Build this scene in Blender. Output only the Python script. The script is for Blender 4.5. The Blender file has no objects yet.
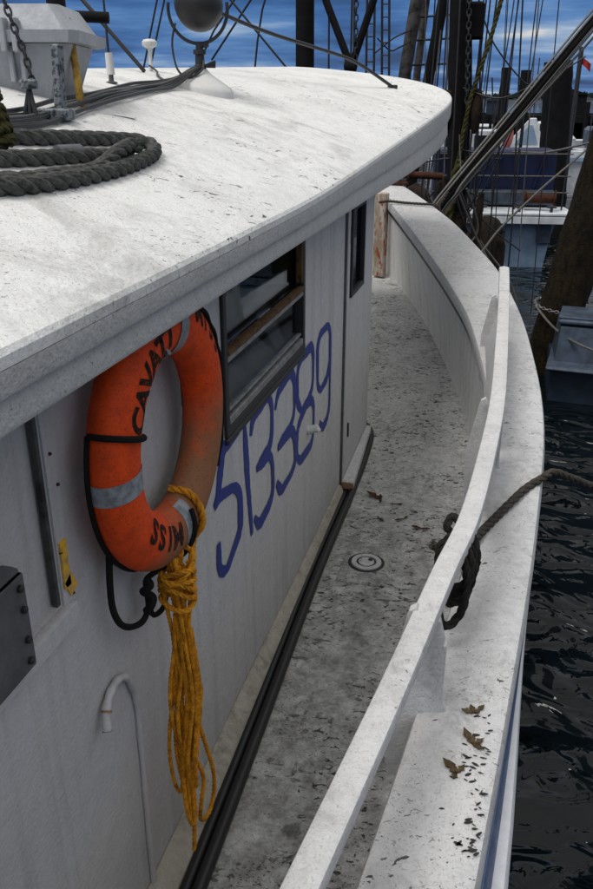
import bpy, math, random
import numpy as np
from mathutils import Vector, Matrix
random.seed(7); rng = np.random.default_rng(7)
S = bpy.context.scene; COL = S.collection
R = math.radians

# ------------------------------------------------------------------ camera
cd = bpy.data.cameras.new('camera'); cam = bpy.data.objects.new('camera', cd); COL.objects.link(cam)
cam.location = (0, 0, 2.4); cam.rotation_euler = (R(90 - 23.4), 0, R(14.5))
cd.sensor_fit = 'VERTICAL'; cd.sensor_height = 24; cd.lens = 24 * 801 / 889
cd.clip_start = 0.05; cd.clip_end = 6000
S.camera = cam
# ------------------------------------------------------------------ world, sun, exposure
SUN_EL, SUN_AZ = 62, -140            # azimuth from +Y (bow) towards +X; negative = port bow
w = bpy.data.worlds.new('World'); S.world = w; w.use_nodes = True
nt = w.node_tree; nt.nodes.clear(); N = nt.nodes.new; L = nt.links.new
out = N('ShaderNodeOutputWorld')
sky = N('ShaderNodeTexSky'); sky.sky_type = 'NISHITA'; sky.sun_disc = False
sky.sun_elevation = R(SUN_EL); sky.sun_rotation = R(SUN_AZ); sky.ozone_density = 3; sky.dust_density = 0.3
bgs = N('ShaderNodeBackground'); L(sky.outputs[0], bgs.inputs[0]); bgs.inputs[1].default_value = 0.07
tc = N('ShaderNodeTexCoord'); sep = N('ShaderNodeSeparateXYZ'); L(tc.outputs['Generated'], sep.inputs[0])
def wm(op, a, b):
    m = N('ShaderNodeMath'); m.operation = op
    for i, x in enumerate((a, b)):
        if isinstance(x, (int, float)): m.inputs[i].default_value = x
        else: L(x, m.inputs[i])
    return m.outputs[0]
zc_ = wm('ADD', wm('MAXIMUM', sep.outputs[2], 0.0), 0.07)
cmb = N('ShaderNodeCombineXYZ'); L(wm('ADD', wm('DIVIDE', sep.outputs[0], zc_), 3.1), cmb.inputs[0]); L(wm('DIVIDE', sep.outputs[1], zc_), cmb.inputs[1])
n1 = N('ShaderNodeTexNoise'); L(cmb.outputs[0], n1.inputs['Vector']); n1.inputs['Scale'].default_value = 0.42; n1.inputs['Detail'].default_value = 9; n1.inputs['Roughness'].default_value = 0.56
rp = N('ShaderNodeValToRGB'); L(n1.outputs[0], rp.inputs[0])
el = rp.color_ramp.elements
el[0].position = 0.38; el[0].color = (0.020, 0.075, 0.24, 1)
el[1].position = 0.68; el[1].color = (0.95, 0.96, 0.98, 1)
for p, c in ((0.46, (0.05, 0.17, 0.48, 1)), (0.54, (0.13, 0.31, 0.68, 1)), (0.62, (0.42, 0.58, 0.84, 1))):
    e = el.new(p); e.color = c
# low banks of cloud are deep blue; higher up the cloud deck is a neutral grey white that brightens to the zenith
gr = N('ShaderNodeValToRGB'); L(n1.outputs[0], gr.inputs[0])
gr.color_ramp.elements[0].position = 0.32; gr.color_ramp.elements[0].color = (0.52, 0.53, 0.55, 1)
gr.color_ramp.elements[1].position = 0.70; gr.color_ramp.elements[1].color = (1, 0.985, 0.96, 1)
ft = N('ShaderNodeMapRange'); ft.interpolation_type = 'SMOOTHSTEP'; L(sep.outputs[2], ft.inputs[0]); ft.inputs[1].default_value = 0.10; ft.inputs[2].default_value = 0.30
cm = N('ShaderNodeMix'); cm.data_type = 'RGBA'; L(ft.outputs[0], cm.inputs[0]); L(rp.outputs[0], cm.inputs[6]); L(gr.outputs[0], cm.inputs[7])
bgc = N('ShaderNodeBackground'); L(cm.outputs[2], bgc.inputs[0])
L(wm('ADD', wm('MULTIPLY', wm('MAXIMUM', sep.outputs[2], 0.0), 0.45), 0.62), bgc.inputs[1])
mx = N('ShaderNodeMixShader'); mx.inputs[0].default_value = 0.92; L(bgs.outputs[0], mx.inputs[1]); L(bgc.outputs[0], mx.inputs[2]); L(mx.outputs[0], out.inputs[0])
sd = bpy.data.lights.new('sun', 'SUN'); sd.energy = 2.0; sd.angle = R(26); sd.color = (1, 0.97, 0.93)
so = bpy.data.objects.new('sun', sd); COL.objects.link(so)
sv = Vector((math.sin(R(SUN_AZ)) * math.cos(R(SUN_EL)), math.cos(R(SUN_AZ)) * math.cos(R(SUN_EL)), math.sin(R(SUN_EL))))
so.rotation_euler = sv.to_track_quat('Z', 'Y').to_euler(); so.location = (0, 0, 20)
vs = S.view_settings; vs.view_transform = 'Standard'; vs.look = 'None'; vs.gamma = 1; vs.exposure = 0.1
S.cycles.max_bounces = 6

# ------------------------------------------------------------------ materials
class NT:
    def __init__(s, name):
        s.m = bpy.data.materials.new(name); s.m.use_nodes = True; s.t = s.m.node_tree; s.t.nodes.clear()
        s.o = s.n('ShaderNodeOutputMaterial'); s.b = s.n('ShaderNodeBsdfPrincipled'); s.l(s.b.outputs[0], s.o.inputs[0])
        s.tc = s.n('ShaderNodeTexCoord').outputs['Object']
    def n(s, k): return s.t.nodes.new(k)
    def l(s, a, b): s.t.links.new(a, b)
    def map(s, sc=(1, 1, 1), rot=(0, 0, 0), src=None):
        m = s.n('ShaderNodeMapping'); s.l(src or s.tc, m.inputs[0]); m.inputs['Scale'].default_value = sc; m.inputs['Rotation'].default_value = rot
        return m.outputs[0]
    def noise(s, scale, detail=4, rough=0.55, vec=None, dist=0):
        q = s.n('ShaderNodeTexNoise'); s.l(vec or s.tc, q.inputs['Vector']); q.inputs['Scale'].default_value = scale
        q.inputs['Detail'].default_value = detail; q.inputs['Roughness'].default_value = rough; q.inputs['Distortion'].default_value = dist
        return q.outputs[0]
    def ramp(s, f, a, b, lo=0.0, hi=1.0):
        q = s.n('ShaderNodeMapRange'); s.l(f, q.inputs[0]); q.inputs[1].default_value = a; q.inputs[2].default_value = b
        q.inputs[3].default_value = lo; q.inputs[4].default_value = hi; return q.outputs[0]
    def math(s, op, a, b=0.0):
        q = s.n('ShaderNodeMath'); q.operation = op
        for i, x in enumerate((a, b)):
            if isinstance(x, (int, float)): q.inputs[i].default_value = x
            else: s.l(x, q.inputs[i])
        return q.outputs[0]
    def mix(s, f, a, b):
        q = s.n('ShaderNodeMix'); q.data_type = 'RGBA'
        for i, x in ((0, f), (6, a), (7, b)):
            if isinstance(x, (int, float)): q.inputs[i].default_value = x
            elif isinstance(x, tuple): q.inputs[i].default_value = (*x[:3], 1)
            else: s.l(x, q.inputs[i])
        return q.outputs[2]
    def bump(s, h, st=0.3, d=0.01):
        q = s.n('ShaderNodeBump'); s.l(h, q.inputs['Height']); q.inputs['Strength'].default_value = st; q.inputs['Distance'].default_value = d
        s.l(q.outputs[0], s.b.inputs['Normal'])
    def set(s, col=None, rough=0.5, metal=0.0, spec=0.5):
        if col is not None:
            if isinstance(col, tuple): s.b.inputs['Base Color'].default_value = (*col[:3], 1)
            else: s.l(col, s.b.inputs['Base Color'])
        if isinstance(rough, (int, float)): s.b.inputs['Roughness'].default_value = rough
        else: s.l(rough, s.b.inputs['Roughness'])
        s.b.inputs['Metallic'].default_value = metal; s.b.inputs['Specular IOR Level'].default_value = spec
        return s.m

def flecks(k, scale, stretch, th, width=0.04, rot=0.0, patch=(0.42, 0.62), pscale=1.6):
    """short dark scuffs, clustered by a larger noise"""
    v = k.map(stretch, src=k.map((1, 1, 1), (0, 0, -rot)))   # dashes run along the direction rot
    f = k.ramp(k.noise(scale, 3, 0.6, v, 0.6), th, th + width)
    p = k.ramp(k.noise(pscale, 3, 0.6), *patch)
    return k.math('MULTIPLY', f, p)

def m_white(name, base=(0.62, 0.62, 0.61), dirt=(0.16, 0.155, 0.14), mottle=0.12, fl=None, cracks=0.0, streaks=0.0, bump=0.15, rough=0.45, grime=0.0, grain=0.0, gsc=9, aft=0, rust=0.0):
    k = NT(name)
    big = k.ramp(k.noise(2.2, 5, 0.6), 0.3, 0.7)
    mid = k.ramp(k.noise(28, 6, 0.7), 0.35, 0.7)
    c = k.mix(k.math('MULTIPLY', big, mottle * 2), base, tuple(x * 0.72 for x in base))
    c = k.mix(k.math('MULTIPLY', mid, mottle), c, dirt)
    if grain:
        g = k.ramp(k.noise(160, 3, 0.7), 0.54, 0.72)
        c = k.mix(k.math('MULTIPLY', g, grain), c, dirt)
    if grime:
        g = k.ramp(k.noise(gsc, 10, 0.72, None, 0.8), 0.47, 0.66)
        g2 = k.ramp(k.noise(gsc * 0.21, 4, 0.6), 0.36, 0.62)
        gm = k.math('MULTIPLY', g, g2)
        if aft:      # mottled darkening over the aft end of the side deck, fading forward
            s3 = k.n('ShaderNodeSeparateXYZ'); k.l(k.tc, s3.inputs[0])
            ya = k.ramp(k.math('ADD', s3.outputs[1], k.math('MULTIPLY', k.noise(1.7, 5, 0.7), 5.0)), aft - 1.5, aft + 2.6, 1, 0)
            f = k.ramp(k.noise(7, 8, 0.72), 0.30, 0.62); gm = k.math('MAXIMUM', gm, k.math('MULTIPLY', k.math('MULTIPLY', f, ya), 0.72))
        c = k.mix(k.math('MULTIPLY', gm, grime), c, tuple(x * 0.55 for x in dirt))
    if streaks:
        v = k.map((14, 14, 0.7))
        s = k.ramp(k.noise(1.0, 5, 0.65, v), 0.5, 0.78)
        c = k.mix(k.math('MULTIPLY', s, streaks), c, dirt)
    if cracks:
        d = k.n('ShaderNodeTexNoise'); k.l(k.tc, d.inputs['Vector']); d.inputs['Scale'].default_value = 45
        vv = k.n('ShaderNodeVectorMath'); vv.operation = 'MULTIPLY_ADD'; k.l(d.outputs['Color'], vv.inputs[0]); vv.inputs[1].default_value = (0.028,) * 3; k.l(k.tc, vv.inputs[2])
        vo = k.n('ShaderNodeTexVoronoi'); vo.feature = 'DISTANCE_TO_EDGE'; k.l(vv.outputs[0], vo.inputs['Vector']); vo.inputs['Scale'].default_value = 38
        cr = k.ramp(vo.outputs['Distance'], 0.0, 0.045, 1, 0)
        pt = k.math('MULTIPLY', k.ramp(k.noise(4.5, 4, 0.7), 0.50, 0.60), k.ramp(k.noise(34, 2, 0.5), 0.50, 0.60))
        c = k.mix(k.math('MULTIPLY', k.math('MULTIPLY', cr, pt), cracks), c, (0.10, 0.09, 0.075))
    if fl is not None:
        for a in fl: c = k.mix(k.math('MULTIPLY', flecks(k, *a[1:]), a[0]), c, (0.035, 0.033, 0.03))
    if rust:         # a few rust and tannin blooms
        r_ = k.math('MULTIPLY', k.ramp(k.noise(13, 5, 0.7), 0.66, 0.76), k.ramp(k.noise(2.3, 2, 0.5), 0.52, 0.60)); c = k.mix(k.math('MULTIPLY', r_, rust), c, (0.24, 0.115, 0.04))
    h = k.math('ADD', k.noise(6, 4, 0.6), k.math('MULTIPLY', k.noise(90, 4, 0.65), 0.35))
    k.bump(h, bump, 0.02)
    return k.set(c, k.ramp(mid, 0, 1, rough, rough + 0.25))

M = {}
M['roof'] = m_white('roof_paint', (0.80, 0.80, 0.785), dirt=(0.20, 0.19, 0.17), mottle=0.2, rough=0.62, bump=0.4, grain=0.5, grime=0.45, gsc=4, rust=0.5,
    fl=[(0.95, 30, (0.6, 1.3, 1), 0.63, 0.025, 1.15, (0.50, 0.60), 1.5), (0.85, 80, (0.7, 1.2, 1), 0.635, 0.03, 1.15, (0.50, 0.60), 2.2), (0.95, 13, (0.5, 1.9, 1), 0.675, 0.015, 1.15, (0.48, 0.58), 1.1), (0.9, 170, (1, 1, 1), 0.64, 0.03, 0.0, (0.44, 0.60), 3.0)])
M['fascia'] = m_white('fascia_paint', (0.60, 0.60, 0.59), mottle=0.18, rough=0.65, bump=0.7, grain=0.55, streaks=0.15, fl=[(0.8, 120, (1, 1, 1), 0.66, 0.03, 0.0, (0.45, 0.6), 5.0)])
M['wall'] = m_white('cabin_paint', (0.52, 0.52, 0.53), mottle=0.14, rough=0.42, bump=0.45, streaks=0.42, grain=0.28, fl=[(0.7, 60, (1, 1, 1), 0.72, 0.02, 0.0, (0.5, 0.65), 3.0)])
M['interior'] = NT('dark_interior').set((0.10, 0.095, 0.09), 0.8)
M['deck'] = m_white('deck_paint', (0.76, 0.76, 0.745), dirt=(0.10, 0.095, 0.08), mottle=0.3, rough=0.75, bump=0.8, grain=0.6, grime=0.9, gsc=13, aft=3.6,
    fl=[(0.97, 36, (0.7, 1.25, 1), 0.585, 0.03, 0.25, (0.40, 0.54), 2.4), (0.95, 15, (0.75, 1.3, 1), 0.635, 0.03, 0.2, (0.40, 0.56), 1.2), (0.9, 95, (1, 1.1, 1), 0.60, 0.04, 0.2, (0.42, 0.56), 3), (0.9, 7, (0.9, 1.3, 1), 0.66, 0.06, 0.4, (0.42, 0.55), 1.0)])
M['bulwark'] = m_white('bulwark_paint', (0.70, 0.70, 0.69), mottle=0.18, rough=0.5, bump=0.3, streaks=0.55, grain=0.35)
M['cap'] = m_white('cap_paint', (0.62, 0.62, 0.625), mottle=0.2, rough=0.45, bump=0.35, cracks=0.9, grain=0.5, grime=0.45, gsc=16, rust=0.8,
    fl=[(0.97, 42, (0.8, 1.4, 1), 0.63, 0.02, 0.25, (0.50, 0.60), 2.0), (0.95, 18, (0.7, 1.7, 1), 0.68, 0.02, 0.4, (0.47, 0.58), 1.6), (0.95, 110, (1, 1.3, 1), 0.635, 0.03, 0.3, (0.46, 0.58), 3.0)])
M['rail'] = m_white('rail_paint', (0.66, 0.66, 0.665), mottle=0.22, rough=0.55, bump=0.5, grain=0.5, grime=0.35, gsc=20, rust=0.8, fl=[(0.8, 70, (1, 1, 1), 0.68, 0.03, 0, (0.5, 0.6), 3.0)])
M['coaming'] = m_white('coaming_paint', (0.44, 0.41, 0.355), dirt=(0.12, 0.10, 0.075), mottle=0.3, rough=0.7, bump=0.5, grain=0.4, grime=0.6, gsc=14)
M['hull'] = m_white('hull_paint', (0.55, 0.57, 0.60), mottle=0.18, rough=0.4, grain=0.2, streaks=0.2)
M['sheer'] = m_white('blue_sheer_paint', (0.055, 0.10, 0.21), dirt=(0.03, 0.04, 0.07), mottle=0.25, rough=0.4, grain=0.2)
M['plastic'] = m_white('white_plastic', (0.66, 0.66, 0.64), mottle=0.12, rough=0.4, bump=0.1, grain=0.1)
M['raft'] = m_white('raft_shell', (0.36, 0.38, 0.41), dirt=(0.12, 0.12, 0.12), mottle=0.2, rough=0.45, bump=0.15, streaks=0.2, grain=0.2)
def m_plain(name, c, rough=0.5, metal=0.0, var=0.35, sc=14, c2=None, bump=0.2, th=(0.4, 0.65)):
    k = NT(name); f = k.ramp(k.noise(sc, 5, 0.65), *th)
    col = k.mix(f, c, c2 or tuple(x * (1 - var) for x in c)); k.bump(k.noise(sc * 5, 3), bump, 0.005)
    return k.set(col, rough, metal, 0.5 if rough < 0.7 else 0.12)
M['black_rubber'] = m_plain('black_rubber', (0.012, 0.012, 0.013), 0.45)
M['black_cord'] = m_plain('black_cord', (0.012, 0.012, 0.012), 0.8)
M['dark_steel'] = m_plain('dark_steel', (0.035, 0.036, 0.04), 0.55, 0.3)
M['black_timber'] = m_plain('black_timber', (0.010, 0.010, 0.011), 0.8, 0, 0.4, 5)
M['grey_mast'] = m_plain('weathered_mast', (0.085, 0.08, 0.078), 0.7, 0, 0.75, 7)
M['grey_steel'] = m_plain('grey_steel', (0.12, 0.125, 0.135), 0.5, 0.4)
M['galv'] = m_plain('spotted_galvanised', (0.20, 0.22, 0.24), 0.55, 0.4, c2=(0.04, 0.05, 0.06), sc=60, th=(0.48, 0.56))
M['rust'] = m_plain('rusty_iron', (0.07, 0.028, 0.016), 0.85, 0, c2=(0.03, 0.013, 0.010), sc=22, bump=0.6)
M['yellow_rust'] = m_plain('rusty_yellow_paint', (0.55, 0.36, 0.08), 0.7, 0, c2=(0.12, 0.05, 0.02), sc=16)
M['alu'] = m_plain('dull_aluminium', (0.28, 0.285, 0.29), 0.45, 0.5, 0.45, 18)
M['brown_wood'] = m_plain('weathered_wood', (0.13, 0.075, 0.035), 0.75, 0, 0.6, 30)
M['raw_wood'] = m_plain('raw_wood', (0.33, 0.19, 0.11), 0.8, 0, 0.3, 40)
M['black_seal'] = m_plain('black_seal', (0.015, 0.015, 0.016), 0.55)
M['tape'] = m_plain('reflective_tape', (0.30, 0.33, 0.36), 0.45, 0.2, c2=(0.14, 0.155, 0.17), sc=40)
M['yellow_tape'] = m_plain('yellow_tape', (0.75, 0.42, 0.02), 0.5, 0, c2=(0.35, 0.24, 0.10), sc=40)
M['ink'] = m_plain('black_ink', (0.012, 0.012, 0.012), 0.6)
M['worn_ink'] = m_plain('worn_ink', (0.012, 0.011, 0.010), 0.7, 0, c2=(0.22, 0.035, 0.008), sc=70, th=(0.52, 0.66))
M['leaf'] = m_plain('dry_leaf', (0.105, 0.078, 0.042), 0.8, 0, c2=(0.05, 0.033, 0.018), sc=50)
M['red_leaf'] = m_plain('russet_leaf', (0.10, 0.045, 0.024), 0.8, 0, c2=(0.05, 0.025, 0.014), sc=50)
M['gap'] = m_plain('gap_grime', (0.035, 0.034, 0.033), 0.9, 0, c2=(0.10, 0.10, 0.10), sc=9)
M['curtain'] = m_plain('pale_curtain', (0.20, 0.20, 0.20), 0.9, 0, 0.4, 12)
M['board'] = m_plain('grey_board', (0.78, 0.77, 0.75), 0.8, 0, 0.25, 9)
M['blue_cloth'] = m_plain('blue_cloth', (0.13, 0.15, 0.24), 0.9, 0, 0.6, 9)
M['navy'] = m_plain('navy_paint', (0.003, 0.008, 0.055), 0.5, 0, 0.6, 4)
M['white_far'] = m_plain('white_boat_paint', (0.62, 0.65, 0.68), 0.5, 0, 0.3, 3)
M['pale_blue'] = m_plain('pale_blue_paint', (0.22, 0.32, 0.45), 0.5, 0, 0.3, 3)
M['skiff'] = m_plain('slate_blue_paint', (0.055, 0.078, 0.115), 0.5, 0, 0.55, 7)
M['skiff_dark'] = m_plain('dark_slate_paint', (0.018, 0.032, 0.055), 0.5, 0, 0.5, 7)
M['pink'] = m_plain('faded_pink_vinyl', (0.70, 0.22, 0.20), 0.55, 0, 0.2, 6)
M['red'] = m_plain('faded_red_cloth', (0.4, 0.04, 0.04), 0.8)
M['weedy_rope'] = m_plain('weedy_rope', (0.075, 0.07, 0.025), 0.95, 0, c2=(0.02, 0.02, 0.010), sc=18, bump=0.8)
M['net'] = m_plain('dark_net', (0.014, 0.013, 0.013), 0.95, 0, c2=(0.04, 0.025, 0.016), sc=8)
M['rig'] = m_plain('rigging_wire', (0.020, 0.020, 0.022), 0.6)
M['rig_light'] = m_plain('worn_wire', (0.11, 0.105, 0.095), 0.6)
M['conifer'] = m_plain('far_trees', (0.012, 0.020, 0.022), 1.0, 0, 0.5, 0.05)
M['shore'] = m_plain('far_shore', (0.03, 0.035, 0.035), 1.0)
def m_rope(name, c, c2, sc=60):
    k = NT(name); f = k.ramp(k.noise(sc, 5, 0.7), 0.35, 0.7); col = k.mix(f, c, c2)
    k.bump(k.noise(sc * 6, 3), 0.6, 0.004); return k.set(col, 0.9, 0, 0.2)
M['grey_rope'] = m_rope('grey_rope', (0.105, 0.108, 0.10), (0.022, 0.024, 0.022))
M['brown_rope'] = m_rope('brown_rope', (0.075, 0.065, 0.055), (0.02, 0.018, 0.016))
M['yellow_rope'] = m_rope('yellow_rope', (0.74, 0.33, 0.02), (0.26, 0.09, 0.008), 30)
M['cable'] = m_plain('cable_sheath', (0.02, 0.02, 0.022), 0.5)
M['grey_cable'] = m_plain('grey_cable_sheath', (0.13, 0.13, 0.13), 0.6)
# hull number: blue brushed paint, worn thin in places to the white below
k = NT('blue_number_paint'); f = k.ramp(k.noise(55, 4, 0.7, k.map((1, 1, 0.5))), 0.60, 0.74)
M['number'] = k.set(k.mix(f, (0.001, 0.018, 0.19), (0.035, 0.08, 0.30)), 0.5)
# ring: orange shell, brown grime rubbed over its lower right
k = NT('orange_shell'); sx = k.n('ShaderNodeSeparateXYZ'); k.l(k.tc, sx.inputs[0])
g = k.math('ADD', k.math('MULTIPLY', sx.outputs[1], 1.3), k.math('MULTIPLY', sx.outputs[2], -2.0))
g = k.ramp(k.math('ADD', g, k.math('MULTIPLY', k.noise(11, 7, 0.75), 0.7)), 0.52, 0.86)
f2 = k.ramp(k.noise(26, 6, 0.7), 0.42, 0.7)
c = k.mix(k.math('MULTIPLY', f2, 0.75), (0.72, 0.066, 0.004), (0.38, 0.034, 0.005)); c = k.mix(k.math('MULTIPLY', g, 0.85), c, (0.17, 0.115, 0.055))
c = k.mix(k.math('MULTIPLY', k.ramp(k.noise(120, 3, 0.7), 0.56, 0.70), 0.6), c, (0.06, 0.022, 0.012))
k.bump(k.noise(70, 4), 0.35, 0.004); M['ring'] = k.set(c, 0.68, 0, 0.3)
# rust-streaked white post
k = NT('rust_streaked_paint'); f = k.ramp(k.noise(5, 5, 0.65, k.map((3, 3, 0.8))), 0.38, 0.56); f2 = k.ramp(k.noise(9, 4, 0.6, k.map((2, 2, 0.8))), 0.53, 0.62)
c = k.mix(k.math('MULTIPLY', f, 0.8), (0.55, 0.52, 0.47), (0.26, 0.17, 0.10)); c = k.mix(f2, c, (0.30, 0.065, 0.012)); M['rusty_post'] = k.set(c, 0.75)
M['dark_rope'] = m_rope('dark_rope', (0.028, 0.025, 0.022), (0.008, 0.008, 0.008))
# mossy piling
k = NT('mossy_timber'); f = k.ramp(k.noise(5, 8, 0.75, k.map((2.2, 2.2, 0.8))), 0.40, 0.66)
c = k.mix(f, (0.006, 0.005, 0.004), (0.034, 0.022, 0.009)); f2 = k.ramp(k.noise(9, 6, 0.7), 0.56, 0.66); c = k.mix(k.math('MULTIPLY', f2, 0.6), c, (0.030, 0.031, 0.009))
k.bump(k.noise(22, 8, 0.75), 1.0, 0.05); M['moss'] = k.set(c, 0.95, 0, 0.2)
# glass
k = NT('cabin_glass'); gl = k.n('ShaderNodeBsdfGlossy'); gl.inputs['Roughness'].default_value = 0.03; gl.inputs['Color'].default_value = (0.55, 0.6, 0.66, 1)
tr = k.n('ShaderNodeBsdfTransparent'); tr.inputs[0].default_value = (0.95, 0.97, 0.98, 1); fr = k.n('ShaderNodeFresnel'); fr.inputs[0].default_value = 1.28
ms = k.n('ShaderNodeMixShader'); k.l(k.math('MINIMUM', fr.outputs[0], 0.9), ms.inputs[0]); k.l(tr.outputs[0], ms.inputs[1]); k.l(gl.outputs[0], ms.inputs[2]); k.l(ms.outputs[0], k.o.inputs[0])
M['glass'] = k.m
M['dark_glass'] = NT('dark_glass').set((0.012, 0.013, 0.016), 0.12)
# water
k = NT('harbour_water'); v = k.map((1.0, 1.6, 1), (0, 0, 0.25))
h = k.math('ADD', k.noise(0.8, 2, 0.4, v, 0.8), k.math('ADD', k.math('MULTIPLY', k.noise(2.6, 1.5, 0.4, v, 1.2), 0.34), k.math('MULTIPLY', k.noise(9, 2, 0.5, v, 0.6), 0.012)))
q = k.n('ShaderNodeBump'); k.l(h, q.inputs['Height']); q.inputs['Strength'].default_value = 1.0; q.inputs['Distance'].default_value = 0.33; k.l(q.outputs[0], k.b.inputs['Normal'])
M['water'] = k.set((0.0015, 0.004, 0.005), 0.03); k.b.inputs['IOR'].default_value = 1.33

# ------------------------------------------------------------------ mesh building
class G:
    def __init__(s): s.v = []; s.f = []
    def add(s, vs, fs):
        o = len(s.v); s.v += [tuple(map(float, p)) for p in vs]; s.f += [tuple(i + o for i in f) for f in fs]; return s
    def loft(s, rows, close_u=False, close_v=False, cap=False):
        n, m = len(rows), len(rows[0]); vs = [p for r in rows for p in r]; fs = []
        for i in range(n if close_u else n - 1):
            for j in range(m if close_v else m - 1):
                a, b = i * m + j, i * m + (j + 1) % m; c, d = ((i + 1) % n) * m + (j + 1) % m, ((i + 1) % n) * m + j
                fs.append((a, b, c, d))
        if cap: fs += [tuple(range(m - 1, -1, -1)), tuple((n - 1) * m + j for j in range(m))]
        return s.add(vs, fs)
    def box(s, c, d, rot=None, bev=0.0, taper=1.0):
        d = [x / 2 for x in d]; b = min(bev, min(d) * 0.9)
        rows = []
        for z, ins in ((-d[2], b), (-d[2] + b, 0), (d[2] - b, 0), (d[2], b)) if b else ((-d[2], 0), (d[2], 0)):
            t = taper if z > 0 else 1.0; x, y = (d[0] - ins) * t, (d[1] - ins) * t
            if b: rows.append([(-x + b, -y, z), (x - b, -y, z), (x, -y + b, z), (x, y - b, z), (x - b, y, z), (-x + b, y, z), (-x, y - b, z), (-x, -y + b, z)])
            else: rows.append([(-x, -y, z), (x, -y, z), (x, y, z), (-x, y, z)])
        m = (rot or Matrix.Identity(3)); m = m.to_3x3() if hasattr(m, 'to_3x3') else m
        rows = [[tuple(m @ Vector(p) + Vector(c)) for p in r] for r in rows]
        return s.loft(rows, close_v=True, cap=True)
    def tube(s, path, r, n=10, cap=True, closed=False, prof=None):
        P = [Vector(p) for p in path]; m = len(P); rr = r if isinstance(r, (list, tuple)) else [r] * m
        T = [((P[(i + 1) % m] - P[i - 1]) if closed else (P[min(i + 1, m - 1)] - P[max(i - 1, 0)])).normalized() for i in range(m)]
        u = T[0].orthogonal().normalized(); rows = []
        for i in range(m):
            u = (u - T[i] * u.dot(T[i])); u = u.normalized() if u.length > 1e-6 else T[i].orthogonal().normalized(); b = T[i].cross(u)
            row = []
            for j in range(n):
                a = 2 * math.pi * j / n; q = rr[i] * (prof(a, i) if prof else 1)
                row.append(P[i] + u * (math.cos(a) * q) + b * (math.sin(a) * q))
            rows.append(row)
        return s.loft(rows, close_v=True, close_u=closed, cap=cap and not closed)
    def lathe(s, prof, c, n=24, axis='Z'):
        rows = []
        for r, z in prof:
            row = []
            for j in range(n):
                a = 2 * math.pi * j / n; p = (r * math.cos(a), r * math.sin(a), z)
                if axis == 'X': p = (z, r * math.cos(a), r * math.sin(a))
                row.append((p[0] + c[0], p[1] + c[1], p[2] + c[2]))
            rows.append(row)
        return s.loft(rows, close_v=True, cap=True)
    def prism(s, poly, vec):
        n = len(poly); vec = Vector(vec); a = [Vector(p) for p in poly]; b = [p + vec for p in a]
        return s.add(a + b, [tuple(range(n - 1, -1, -1)), tuple(range(n, 2 * n))] + [(i, (i + 1) % n, n + (i + 1) % n, n + i) for i in range(n)])
def smooth(pts, it=2):
    P = [Vector(p) for p in pts]
    for _ in range(it):
        Q = [P[0]]
        for a, b in zip(P[:-1], P[1:]): Q += [a * 0.75 + b * 0.25, a * 0.25 + b * 0.75]
        P = Q + [P[-1]]
    return P
def catmull(pts, n=8, closed=False):
    P = [Vector(p) for p in pts]; m = len(P); o = []
    for i in range(m if closed else m - 1):
        g = (lambda k: P[k % m]) if closed else (lambda k: P[max(0, min(m - 1, k))])
        a, b, c, d = g(i - 1), g(i), g(i + 1), g(i + 2)
        for j in range(n):
            t = j / n; o.append(0.5 * ((2 * b) + (c - a) * t + (2 * a - 5 * b + 4 * c - d) * t * t + (3 * b - a - 3 * c + d) * t ** 3))
    return o if closed else o + [P[-1]]
def resample(P, step):
    P = [Vector(p) for p in P]; d = [0]
    for a, b in zip(P[:-1], P[1:]): d.append(d[-1] + (b - a).length)
    n = max(2, int(d[-1] / step)); A = np.array([tuple(p) for p in P]); t = np.linspace(0, d[-1], n + 1)
    return [Vector((np.interp(x, d, A[:, 0]), np.interp(x, d, A[:, 1]), np.interp(x, d, A[:, 2]))) for x in t]
def rope(g, path, r, pitch=None, n=18, step=None):
    """three-strand laid rope"""
    st = step or r * 0.5; pitch = pitch or r * 7.5; P = resample(path, st); m = len(P)
    T = [(P[min(i + 1, m - 1)] - P[max(i - 1, 0)]).normalized() for i in range(m)]; u = T[0].orthogonal().normalized(); F = []
    for i in range(m):
        u = u - T[i] * u.dot(T[i]); u = u.normalized() if u.length > 1e-6 else T[i].orthogonal().normalized(); F.append((u.copy(), T[i].cross(u)))
    for k_ in range(3):
        Q = []
        for i in range(m):
            a = 2 * math.pi * (k_ / 3 + i * st / pitch); Q.append(P[i] + F[i][0] * (0.50 * r * math.cos(a)) + F[i][1] * (0.50 * r * math.sin(a)))
        g.tube(Q, r * 0.56, max(6, n // 2 - 1))
    return g
def root_of(o):
    v = Vector((0, 0, 0))
    while o: v += o.location; o = o.parent
    return v
def link(name, g, mat, parent=None, sm=True, base=None, ang=38):
    me = bpy.data.meshes.new(name)
    if parent: off = root_of(parent)
    else:
        A = np.array(g.v); off = Vector(base) if base else Vector((A[:, 0].mean(), A[:, 1].mean(), A[:, 2].min()))
    me.from_pydata([(p[0] - off.x, p[1] - off.y, p[2] - off.z) for p in g.v], [], g.f); me.materials.append(M[mat] if isinstance(mat, str) else mat); me.update()
    if sm:
        me.polygons.foreach_set('use_smooth', [True] * len(me.polygons))
        try: me.set_sharp_from_angle(angle=R(ang))
        except Exception: pass
    o = bpy.data.objects.new(name, me); COL.objects.link(o)
    if parent: o.parent = parent
    else: o.location = off
    return o
def tag(o, label=None, cat=None, group=None, kind=None):
    if label: o['label'] = label
    if cat: o['category'] = cat
    if group: o['group'] = group
    if kind: o['kind'] = kind
    return o
def thing(name, loc, label, cat, group=None):
    o = bpy.data.objects.new(name, None); COL.objects.link(o); o.location = loc; o.empty_display_size = 0.2
    return tag(o, label, cat, group)
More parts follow.
